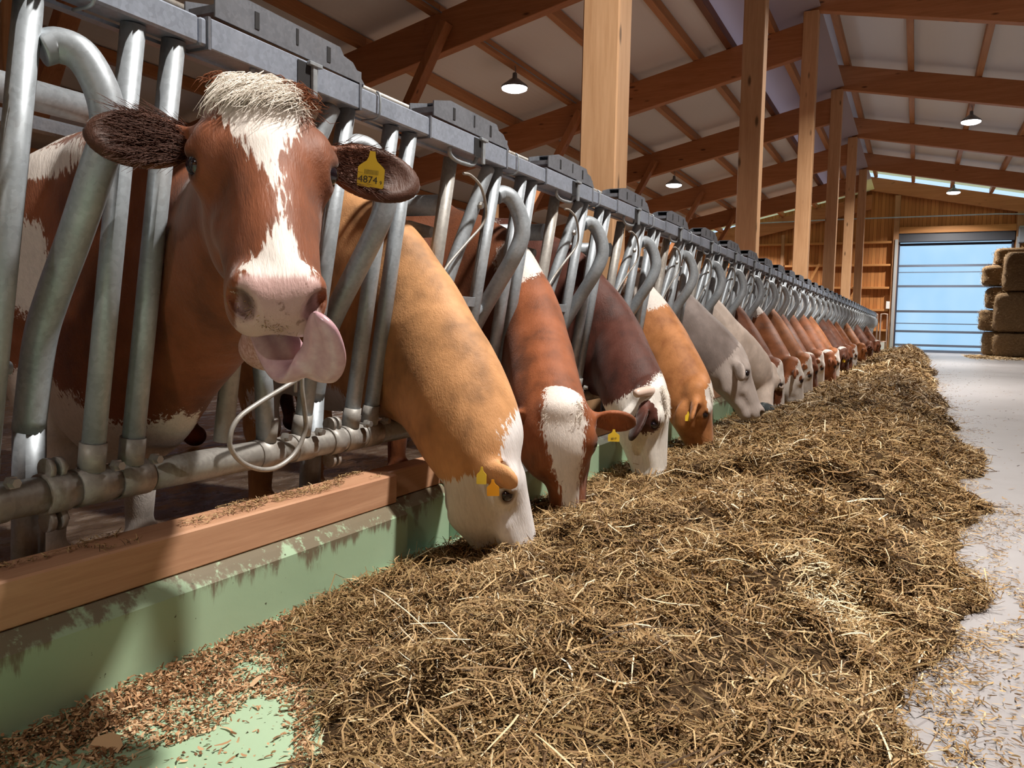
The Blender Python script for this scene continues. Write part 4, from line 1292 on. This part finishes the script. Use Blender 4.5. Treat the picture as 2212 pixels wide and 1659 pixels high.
# ================================================================== cow 1: looking at the camera, tongue out
RED = (0.235, 0.068, 0.022)
O1 = (-.965, 1.030, .385)
B1 = [(.673, .739, .009), (.481, -.428, -.765), (.562, -.520, .644)]
D1 = ([(-1.03, 1.10, .25), (-1.10, 1.15, .21), (-1.22, 1.19, .16), (-1.35, 1.215, .20), (-1.55, 1.24, .27), (-1.85, 1.36, .28)], [.080, .085, .088, .10, .12, .13])
V1 = ([(-1.02, 1.08, .13), (-1.11, 1.13, .08), (-1.23, 1.185, .01), (-1.37, 1.205, -.09), (-1.50, 1.21, -.17), (-1.68, 1.30, -.12)], [.055, .062, .070, .082, .115, .17])
P, Q, O, B, L = make_cow(O1, B1, .468, D1, V1, 1.36, .0052, mouth=.32, y1=1.50, dz=-.08,
                         ears=((-.97, .16, .16, .170, (.1, -.9, .3)), (.97, .16, -.12, .185, (0, -.95, .3))))


def fields1(P, H):
    b = blaze(H, [(-.2, .10), (0, .135), (.12, .145), (.22, .125), (.32, .075), (.42, .040), (.5, .022), (.60, .008), (.655, .006), (.72, .03), (.80, .060), (.86, .11), (.92, .12), (1.1, .10)],
              [(-.2, 0), (.2, 0), (.4, -.01), (.6, .03), (.75, .02), (.86, -.01), (1, 0)], -.20)
    w = b * L
    w = np.maximum(w, blob(P, (-1.72, 1.25, -.30), (.24, .30, .20)))      # white brisket
    w = np.maximum(w, blob(P, (-1.55, 1.20, -.22), (.12, .12, .10)))
    w = np.maximum(w, blob(P, (-1.82, 1.2, .50), (.10, .2, .13)))
    w = np.maximum(w, blob(P, (-2.10, 1.15, .22), (.22, .25, .11)))
    w = np.maximum(w, blob(P, (-1.95, 1.24, .17), (.26, .30, .075)))
    w = np.maximum(w, blob(P, (-1.80, 1.20, .335), (.30, .22, .045)))
    w = np.maximum(w, blob(P, (-1.72, 1.15, .10), (.08, .2, .10)))
    w = np.maximum(w, blob(P, (-2.45, 1.2, .46), (.30, .25, .08)))
    w = np.maximum(w, blob(P, (-2.8, 1.15, .10), (.25, .25, .15)))
    w = np.maximum(w, np.where((P[:, 2] < -.34) & (P[:, 0] < -1.6), .03, -.1))
    pm = pm_std(H, .895, -.225) * np.clip((.135 - np.abs(H[:, 0])) / .03, 0, 1)
    w = np.where((H[:, 1] > .80) & (H[:, 2] > -.27), np.minimum(w, (seg(H[:, 1], [(.80, .14), (.86, .115), (.92, .085), (1., .07)]) - np.abs(H[:, 0])) * L), w)
    w = np.where(P[:, 0] < -1.12, np.maximum(w, -.20 - P[:, 2] + .09 * (fbm(P[:, 1] * 26 + P[:, 0] * 9, P[:, 2] * 3, 3) - .5) - .35 * np.maximum(0, P[:, 0] + 1.3)), w)
    chin = (H[:, 1] > .74) & (H[:, 2] < -.27) & (H[:, 1] < 1.2) & (P[:, 0] > -1.1)
    pm = np.where(chin, .55, pm)
    dm = dm_std(P, H)
    dm = np.maximum(dm, .85 * ((H[:, 1] > .74) & (H[:, 1] < 1.02) & (np.abs(H[:, 2] + .262) < .034)))
    inner = np.clip((np.abs(H[:, 0]) - .30) / .12, 0, 1) * (H[:, 2] > -.42) * (H[:, 1] < .34)
    dm = np.maximum(dm, .88 * inner)
    return w, pm, dm


M['coat1'] = coat('red_and_white_coat', RED, pink=(0.56, 0.36, 0.33))
c1 = cow_object('cow', P, Q, O, B, L, fields1, M['coat1'], 'red-brown cow with a white blaze licking her nose with her tongue, looking at the camera')
eyes(c1, O, B, L)
WH = lambda p: tuple(O + (B @ A3(*p)) * L)


def ribbon_surface(ctr, wid, side, up, thick, nseg=26, nk=14):
    """solid tongue: elliptical section with a median groove swept along ctr"""
    m = MB(); C = spline(ctr, nseg // (len(ctr) - 1)); n = len(C)
    vv = []
    for i, c in enumerate(C):
        t = i / (n - 1)
        Tn = (C[min(i + 1, n - 1)] - C[max(i - 1, 0)]).normalized()
        sd = Vector(side(t)); sd = (sd - Tn * sd.dot(Tn)).normalized(); nn = Tn.cross(sd)
        w = wid(t); th = thick(t)
        for k in range(nk * 2):
            a = PI * k / nk; ca, sa = math.cos(a), math.sin(a)
            gr = .30 * math.exp(-(ca / .22) ** 2)
            vv.append(c + sd * (w * ca) + nn * (th * (sa - (gr if sa > 0 else -gr))))
    K = nk * 2
    ff = [(i * K + k, i * K + (k + 1) % K, (i + 1) * K + (k + 1) % K, (i + 1) * K + k) for i in range(n - 1) for k in range(K)]
    m.add(vv, ff, True); m.add([vv[j] for j in range(K)], [tuple(range(K))[::-1]], True); m.add([vv[(n - 1) * K + j] for j in range(K)], [tuple(range(K))], True)
    return m


t = NT('wet_pink_tongue')
n_ = t.noise(t.geo(), 60, 3)
t.bsdf(t.ramp(n_, [(0.3, (0.50, 0.29, 0.33)), (0.7, (0.62, 0.40, 0.44))]), 0.22, 0, t.bump(n_, .15, .002), 0.6, Subsurface_Weight=0.0)
M['tongue'] = t.m
ctr = [WH(p) for p in [(-.02, .74, -.275), (.0, .86, -.315), (.045, .97, -.335), (.105, 1.03, -.29), (.130, 1.04, -.21), (.120, 1.02, -.125), (.095, .99, -.065)]]
tg = ribbon_surface(ctr, lambda t: L * (.064 + .010 * math.sin(PI * t)) * (1 - .40 * max(0, (t - .72) / .28) ** 2) * math.sqrt(max(.02, 1 - max(0, (t - .86) / .14) ** 2)), lambda t: tuple(B @ A3(.75 - .2 * t, -.10 + .75 * t, .25)), None, lambda t: L * (.040 - .016 * t) * math.sqrt(max(.05, 1 - max(0, (t - .86) / .14) ** 2)), 48)
tg.build('tongue', M['tongue'], c1)['label'] = 'pink tongue curled up to the nostril'

# feed sticking to the nose
rg = np.random.default_rng(12); nb = 260
q = np.stack([rg.normal(-.045, .028, nb), .972 + rg.normal(0, .014, nb), rg.normal(-.115, .020, nb)], 1)
q[:, 0] += (q[:, 2] + .115) * -1.2; q[:, 1] += .02 - np.abs(q[:, 0]) * .35
Wp = O + (q.astype(np.float32) @ B.T) * L
Bl = blades(Wp[:, 0], Wp[:, 1], Wp[:, 2], rg.gamma(3, .0018, nb), np.full(nb, .0012), rg, .6, .4); o8 = 8 * np.arange(nb)[:, None]
link('feed_bits', np_mesh('feed_bits', Bl.reshape(-1, 3), np.concatenate([o8 + np.array([[a, a + 1, a + 3, a + 2]]) for a in (0, 2, 4)], 0), [M['hay']], None, True, np.repeat(rg.uniform(0, .8, nb), 8)), c1)

# curly forelock: tufts of thick hair strands
M['fore'] = NT('cream_curly_hair').bsdf((0.90, 0.83, 0.74), 0.7, 0, None, 0.2)
M['fore2'] = NT('red_curly_hair').bsdf((0.20, 0.065, 0.025), 0.7, 0, None, 0.2)


def forelock(e, O, B, L, n, mat, xr, yr, ln, rad, seed, curl=1.0, zc=-.02, name='forelock', r0=.0011):
    rg = np.random.default_rng(seed); m = MB()
    for i in range(n):
        x = rg.uniform(*xr); y = rg.uniform(*yr)
        z = zc - .9 * (x ** 2) - .35 * max(0, .06 - y)
        l_ = ln * rg.uniform(.55, 1.25)
        dr = np.array([x * 2.2 + rg.normal(0, .45), -.95 + rg.normal(0, .3), .55 + rg.normal(0, .25)]); dr /= np.linalg.norm(dr)
        pts = []; ph = rg.uniform(0, 6.28); cr = rg.uniform(.02, .045) * curl; tw = rg.uniform(4, 8)
        a = np.cross(dr, [0, 0, 1.]); a /= np.linalg.norm(a); b = np.cross(dr, a)
        for k in range(8):
            t_ = k / 7
            q = np.array([x, y, z]) + dr * l_ * t_ + (a * math.cos(ph + tw * t_) + b * math.sin(ph + tw * t_)) * cr * t_ - np.array([0, -.10, .0]) * t_ * t_ * curl
            pts.append(tuple(O + (B @ q.astype(np.float32)) * L))
        m.tube(pts, [r0 * rad * s_ for s_ in (1, 1, .95, .9, .8, .65, .5, .25)], 4, False)
    return m.build(name, mat, e)


forelock(c1, O, B, L, 1500, M['fore'], (-.115, .085), (-.085, .05), .085, .85, 1, 1.9)
forelock(c1, O, B, L, 170, M['fore2'], (.075, .14), (-.10, .0), .085, .8, 2, 1.9)
forelock(c1, O, B, L, 50, M['fore2'], (-.18, -.12), (-.10, -.04), .07, 1.0, 3)
# long hairs inside the ears
def ear_hair(e, O, B, L, sx, d, n, seed, mat, ln=.10):
    rg = np.random.default_rng(seed); m = MB()
    d = np.array(d, float); d /= np.linalg.norm(d); b0 = np.array((sx * .165, .135, -.20))
    up = np.array((0, -1, .25)); up -= d * (up @ d); up /= np.linalg.norm(up); nn = np.cross(d, up); nn *= np.sign(nn[2])
    for i in range(n):
        a = rg.uniform(.06, .26); bb = rg.uniform(-.095, .095) * math.sin(min(1, a / .14) * PI / 2)
        p0 = b0 + d * a + up * bb + nn * .015; dr = d * rg.uniform(.6, 1.2) + up * (bb * 3 + rg.normal(0, .25)) + nn * rg.uniform(.15, .5)
        dr /= np.linalg.norm(dr); l_ = ln * rg.uniform(.5, 1.2)
        pts = [tuple(O + (B @ (p0 + dr * l_ * t_ + np.array([0, .05, 0]) * l_ * t_ * t_ * 3).astype(np.float32)) * L) for t_ in (0, .33, .67, 1)]
        m.tube(pts, [.0006, .0005, .0004, .0002], 3, False)
    return m.build('ear_hair', mat, e)


M['earhair'] = NT('dark_ear_hair').bsdf((0.07, 0.022, 0.010), 0.6, 0, None, 0.2)
ear_hair(c1, O, B, L, -1, (-.97, .16, .16), 900, 1, M['earhair'])
ear_hair(c1, O, B, L, 1, (.97, .16, -.12), 500, 2, M['earhair'], .07)
# ear tag with its number
ec = WH((.385, .17, -.13))
ear_tag(c1, O, B, L, ec, (-.10, .02, -1), tuple(B @ A3(.0, -.15, 1)), (.045, .060), 'tag_y',
        [('4874', .0165, .11, .80), ('9', .0085, -.38, .85), ('|||||||||||', .0085, 0, .57)])

# ================================================================== cow 2: orange with a white face
C2S = (-.566, .796, .214); C2D = (.104, .326, -.940); C2N = (.818, .510, .267)
ys = 1.95
D, V = down_pose(1.95, 1.88, .05, 2.0)
D = ([(-.985, 1.89, -.29), (-1.06, 1.88, -.155), (-1.15, 1.90, -.045), (-1.26, 1.935, .09), (-1.45, 1.97, .24), (-1.85, 2.05, .37)], [.075, .080, .082, .085, .10, .12])
V = ([(-1.02, 1.82, -.35), (-1.08, 1.84, -.26), (-1.17, 1.89, -.19), (-1.30, 1.94, -.15), (-1.48, 1.97, -.13), (-1.68, 2.03, -.06)], [.060, .070, .082, .09, .11, .15])
P, Q, O, B, L = make_cow((-.925, 1.888, -.26), [C2S, C2D, C2N], .445, D, V, 2.05, .0058,
                         ears=((-.66, .20, .45, .095, (-.2, -1, .1), .78), None))


def fields2(P, H):
    w = (H[:, 1] - seg(H[:, 2], [(-.8, .38), (-.6, .30), (-.50, .20), (-.36, .16), (-.25, .14), (-.12, .06), (0, -.05), (.1, -.1)])) * L
    w = np.where(H[:, 0] > -.9, w, -.1)
    w = np.maximum(w, blob(H, (0, 0, -.04), (.17, .10, .12)) * L)
    ear = (H[:, 0] < -.212) & (H[:, 1] < .26)
    w = np.where(ear, -.04, w)
    w = np.maximum(w, blob(P, (-2.1, 1.9, .50), (.12, .3, .06)))
    w = np.where(P[:, 0] < -1.25, np.maximum(blob(P, (-1.62, 1.95, -.26), (.2, .25, .1)), blob(P, (-2.0, 1.9, .46), (.12, .3, .07))), w)
    return w, pm_std(H, .93, -.3) * .9, dm_std(P, H)


M['coat2'] = coat('orange_and_white_coat', (0.60, 0.30, 0.125), pink=(0.66, 0.46, 0.42), white=(0.84, 0.80, 0.79))
c2 = cow_object('cow', P, Q, O, B, L, fields2, M['coat2'], 'light orange cow with a white face eating next to the green kerb')
eyes(c2, O, B, L)
W2 = lambda p: tuple(O + (B @ A3(*p)) * L)
ear_tag(c2, O, B, L, W2((-.33, .06, -.23)), (.0, -.03, -1), (.35, -.93, .1), (.024, .042))
ear_tag(c2, O, B, L, W2((-.33, .15, -.19)), (.05, .0, -1), (.35, -.93, .1), (.030, .040), 'tag_o')

# ================================================================== cow 3: brown with a broad blaze
D = ([(-1.00, 2.37, -.33), (-1.08, 2.46, -.20), (-1.18, 2.60, -.03), (-1.30, 2.70, .13), (-1.48, 2.76, .27), (-1.85, 2.80, .37)], [.085, .080, .080, .085, .10, .12])
V = ([(-1.03, 2.42, -.42), (-1.10, 2.50, -.33), (-1.20, 2.62, -.23), (-1.32, 2.70, -.17), (-1.48, 2.76, -.13), (-1.68, 2.80, -.06)], [.075, .078, .080, .085, .11, .15])
P, Q, O, B, L = make_cow((-.956, 2.301, -.262), [(.942, .33, .056), (-.034, .262, -.964), (.333, -.907, -.258)], .42, D, V, 2.80, .0062,
                         ears=((-.95, .02, -.05, .16, (0, -.9, .3)), (.96, .16, -.1, .165, (0, -.9, .3))))


def fields3(P, H):
    w = blaze(H, [(-.2, .12), (0, .15), (.12, .17), (.25, .135), (.4, .115), (.6, .075), (.75, .06), (.84, .09), (.9, .14), (1.1, .14)], [(0, 0), (.6, .03), (1, .03)], -.22) * L
    w = np.maximum(w, blob(P, (-1.28, 2.62, .24), (.10, .2, .09)))
    w = np.maximum(w, blob(P, (-1.95, 2.65, .47), (.20, .3, .12)))
    w = np.maximum(w, blob(P, (-2.5, 2.6, .25), (.1, .3, .08)))
    w = np.maximum(w, blob(P, (-1.7, 2.8, -.3), (.25, .25, .1)))
    inner = np.clip((np.abs(H[:, 0]) - .36) / .15, 0, 1) * (H[:, 1] < .45)
    return w, pm_std(H, .95, -.3), np.maximum(dm_std(P, H), .6 * inner)


M['coat3'] = coat('chestnut_and_white_coat', (0.30, 0.088, 0.028), pink=(0.66, 0.46, 0.42))
c3 = cow_object('cow', P, Q, O, B, L, fields3, M['coat3'], 'chestnut cow with a broad white blaze facing the camera, head down in the feed')
eyes(c3, O, B, L)
W3 = lambda p: tuple(O + (B @ A3(*p)) * L)
ear_tag(c3, O, B, L, W3((.37, .215, -.165)), (.0, .0, -1), (.3, -.95, -.1), (.036, .038), 'tag_y', [('6517', .009, 0, .75)])
forelock(c3, O, B, L, 160, M['fore'], (-.14, .14), (-.05, .08), .04, .7, 4, .8)

# ================================================================== cow 4: dark brown, white face, stub horn
D, V = down_pose(3.46, 3.25, .04, 3.52)
P, Q, O, B, L = make_cow((-.885, 3.215, -.236), [(-.311, .943, .115), (.014, .125, -.992), (.950, .307, .052)], .42, D, V, 3.52, .0066,
                         ears=((-.75, .55, -.30, .20, (.3, -.6, .4)), None))


def fields4(P, H):
    w = (.5 - np.abs(H[:, 0])) * .2 + (H[:, 1] + .05) * L
    w = np.minimum(w, .05)
    eye = .11 - np.sqrt((H[:, 1] - .30) ** 2 + ((H[:, 2] + .20) * .9) ** 2)
    w = np.minimum(w, np.where(np.abs(H[:, 0]) > .10, -eye * L, .1))
    ear = (H[:, 0] < -.21) & (H[:, 2] < -.10) & (H[:, 1] < .62)
    w = np.where(ear, -.04, w)
    w = np.minimum(w, (H[:, 1] - seg(H[:, 2], [(-.8, .25), (-.6, .22), (-.45, .12), (-.3, .02), (-.1, -.1)])) * L)
    w = np.where(P[:, 0] < -1.2, np.maximum(blob(P, (-1.62, 3.4, -.24), (.2, .25, .12)), blob(P, (-1.85, 3.2, .47), (.10, .3, .05))), w)
    inner = np.clip((-H[:, 0] - .34) / .1, 0, 1) * ear
    return w, pm_std(H, .96, -.3), np.maximum(dm_std(P, H), .7 * inner)


M['coat4'] = coat('dark_brown_and_white_coat', (0.095, 0.026, 0.015), pink=(0.66, 0.46, 0.42), white=(0.80, 0.76, 0.70))
c4 = cow_object('cow', P, Q, O, B, L, fields4, M['coat4'], 'dark brown cow with a shaggy white face and a pale stub horn')
eyes(c4, O, B, L)
W4 = lambda p: tuple(O + (B @ A3(*p)) * L)
m = MB(); m.tube(spline([W4(p) for p in [(-.10, .02, -.13), (-.20, .0, -.19), (-.28, .0, -.27), (-.31, .01, -.31)]], 5), [.020, .020, .020, .020, .020, .020, .019, .019, .019, .019, .018, .018, .017, .016, .014, .007], 16)
m.build('horn', M['horn'], c4)
forelock(c4, O, B, L, 700, M['fore'], (-.16, .10), (-.03, .24), .04, .7, 6, .8, -.01)

# ================================================================== cow 5: tan with white forehead
D, V = down_pose(4.20, 4.06, .02, 4.60)
P, Q, O, B, L = make_cow((-.904, 4.03, -.262), [(-.499, .827, .26), (.052, .328, -.943), (.865, .457, .207)], .41, D, V, 4.66, .0075,
                         ears=((-.80, .30, -.45, .15, (.3, -.6, .4)), None))


def fields5(P, H):
    w = np.where(H[:, 2] > -.10, np.interp(H[:, 1], [0, .05, .3, .34, .7, .8, .95], [-.02, .03, .03, -.02, -.02, .02, .03]), -.04)
    w = np.maximum(w, np.minimum((H[:, 1] - .78) * L, (H[:, 2] + .13) * L))
    w = np.maximum(w, blob(P, (-1.27, 4.2, .19), (.13, .2, .12)))
    return w, pm_std(H, .96, -.3), dm_std(P, H)


M['coat5'] = coat('tan_and_white_coat', (0.48, 0.195, 0.065), dark=(0.29, 0.10, 0.030))
c5 = cow_object('cow', P, Q, O, B, L, fields5, M['coat5'], 'tan cow with a white patch on her crest and a white forehead')
eyes(c5, O, B, L)
W5 = lambda p: tuple(O + (B @ A3(*p)) * L)
ear_tag(c5, O, B, L, W5((-.34, .18, -.36)), (.0, .0, -1), (.5, -.85, .0), (.028, .045))
forelock(c5, O, B, L, 260, M['fore'], (-.1, .1), (-.02, .22), .035, .8, 8, .8, 0.0)

# ================================================================== cow 6: grey
D, V = down_pose(4.95, 5.02, .12, 5.15)
P, Q, O, B, L = make_cow((-.951, 5.041, -.105), [(-.606, .795, -.003), (.323, .243, -.915), (.726, .556, .404)], .45, D, V, 5.22, .0085,
                         ears=((-.80, .40, -.30, .17, (.3, -.6, .4)), None))


def fields6(P, H):
    w = np.minimum((H[:, 1] - seg(H[:, 2], [(-.7, .32), (-.45, .12), (-.2, .0), (0, -.1)])) * L, .05)
    d = dm_std(P, H)
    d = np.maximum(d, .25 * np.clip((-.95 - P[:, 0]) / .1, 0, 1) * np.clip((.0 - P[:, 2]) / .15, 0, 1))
    return w, pm_std(H, .93, -.45), d


M['coat6'] = coat('grey_coat', (0.25, 0.20, 0.18), dark=(0.20, 0.155, 0.135), white=(0.50, 0.425, 0.385), pink=(0.72, 0.66, 0.62))
c6 = cow_object('cow', P, Q, O, B, L, fields6, M['coat6'], 'grey cow with a pale muzzle reaching far into the feed')
eyes(c6, O, B, L)

# ================================================================== cow 7: cream, yellow nose tag, dark muzzle
D, V = down_pose(5.72, 6.0, .06, 5.9)
D[0][0] = (-1.0, 6.05, -.28)
P, Q, O, B, L = make_cow((-.93, 6.13, -.235), [(.80, .50, -.30), (.10, -.62, -.78), (.58, -.60, .55)], .42, D, V, 5.98, .0095,
                         ears=((-.9, .1, -.4, .13), (.9, .1, -.4, .13)))


def fields7(P, H):
    return np.full(len(P), -.05), pm_std(H, .84, -.3), dm_std(P, H)


M['coat7'] = coat('cream_coat', (0.66, 0.54, 0.46), dark=(0.60, 0.47, 0.38), pink=(0.07, 0.085, 0.09))
c7 = cow_object('cow', P, Q, O, B, L, fields7, M['coat7'], 'cream coloured cow with a dark muzzle turned toward the camera')
eyes(c7, O, B, L)
W7 = lambda p: tuple(O + (B @ A3(*p)) * L)
ear_tag(c7, O, B, L, W7((-.16, .74, -.10)), (0, 0, -1), (.3, -.9, .1), (.045, .06))

# ================================================================== the rest of the row: two poses reused, each with its own coat
templ = []
for (yh, dirs, ers) in [(-.12, [(-.45, .85, .20), (.06, .25, -.95), (.87, .45, .15)], ((-.75, -.20, -.50, .14, (.3, -.6, .4)), None)),
                        (-.22, [(-.62, .76, .15), (.10, .33, -.94), (.72, .62, .30)], ((-.80, -.15, -.50, .15), None))]:
    D, V = down_pose(0.0, yh, 0.0, 0.05)
    templ.append(make_cow((-.865, yh - .02, -.235), dirs, .455, D, V, .08, .0125, ears=ers))
M['coatA'] = coat('rust_coat', (0.30, 0.095, 0.030))
M['coatB'] = coat('brown_coat', (0.20, 0.062, 0.024))
M['coatC'] = coat('ginger_coat', (0.38, 0.13, 0.038))
M['coatD'] = coat('dark_chestnut_coat', (0.115, 0.036, 0.016))
row = [  # place, template, coat, face style, crest patch, label
    (8, 0, 'B', 'white_spot', 0, 'brown cow behind the cream cow, a brown spot on her white cheek'),
    (9, 1, 'A', 'white', 1, 'rust cow with a white crest patch, right behind the cow with the spotted cheek'),
    (10, 0, 'C', 'white', 0, 'ginger cow with an all-white face and a yellow ear tag'),
    (11, 1, 'B', 'blaze', 0, 'plain brown cow between the ginger cow and the cow with a small white crest spot'),
    (12, 0, 'A', 'white', 2, 'rust cow with a small white spot on her crest'),
    (13, 1, 'A', 'blaze', 2, 'rust cow with a narrow blaze, pale spot above her neck'),
    (14, 0, 'C', 'white', 0, 'broad-necked ginger cow with a white muzzle in mid row'),
    (16, 1, 'D', 'blaze', 0, 'dark chestnut cow with a white stripe down her face'),
    (17, 0, 'B', 'brown', 0, 'brown cow with an entirely brown head, beyond the dark chestnut one'),
    (19, 0, 'A', 'white', 0, 'rust cow far down the row with a pale nose'),
    (22, 1, 'C', 'brown', 0, 'small-looking ginger cow near the far end of the row'),
    (26, 0, 'D', 'brown', 0, 'dark cow near the end of the row, close to the steel gate frames'),
    (31, 1, 'B', 'blaze', 0, 'farthest brown cow, last one before the gable wall')]
for (k, ti, ct, face, crest, lab) in row:
    P, Q, O, B, L = templ[ti]
    y = 1.185 + PITCH * (k - 1) + 0.0
    rg = np.random.default_rng(k)
    off = A3(rg.uniform(-.03, .03) if k < 20 else 0, y, 0)
    Pk = P + off; Ok = O + off

    def fld(P_, H, face=face, crest=crest, y=y):
        n = len(P_)
        if face == 'white': w = np.minimum((H[:, 1] - seg(H[:, 2], [(-.6, .5), (-.4, .28), (-.2, .06), (0, -.1)])) * L, .05)
        elif face == 'white_spot':
            w = np.minimum((H[:, 1] - seg(H[:, 2], [(-.6, .45), (-.4, .26), (-.2, .06), (0, -.1)])) * L, .05)
            w = np.minimum(w, np.where(H[:, 0] < 0, (np.sqrt(((H[:, 1] - .52) / 1.5) ** 2 + (H[:, 2] + .17) ** 2) - .10) * L, w))
        elif face == 'blaze': w = blaze(H, [(-.1, .09), (.2, .09), (.5, .05), (.8, .10), (1.1, .14)], [(0, 0), (1, 0)], -.25) * L
        else: w = np.full(n, -.05)
        w = np.where((H[:, 0] < -.225) & (H[:, 1] < .30) & (H[:, 2] < -.12), -.03, w)
        if crest == 1: w = np.maximum(w, blob(P_, (-1.30, y, .18), (.13, .2, .11)))
        if crest == 2: w = np.maximum(w, blob(P_, (-1.37, y, .25), (.06, .15, .07)))
        return w, pm_std(H, .95, -.3), dm_std(P_, H)

    e = cow_object('cow', Pk, Q, Ok, B, L, fld, M['coat' + ct], lab)
    if k < 20:
        eyes(e, Ok, B, L, (-1,))
        tp = Ok + (B @ A3(-.36, .14, -.36)) * L
        if k in (8, 10, 12, 14, 16, 19): ear_tag(e, Ok, B, L, tuple(tp), (0, 0, -1), (.5, -.8, .1), (.036, .055))
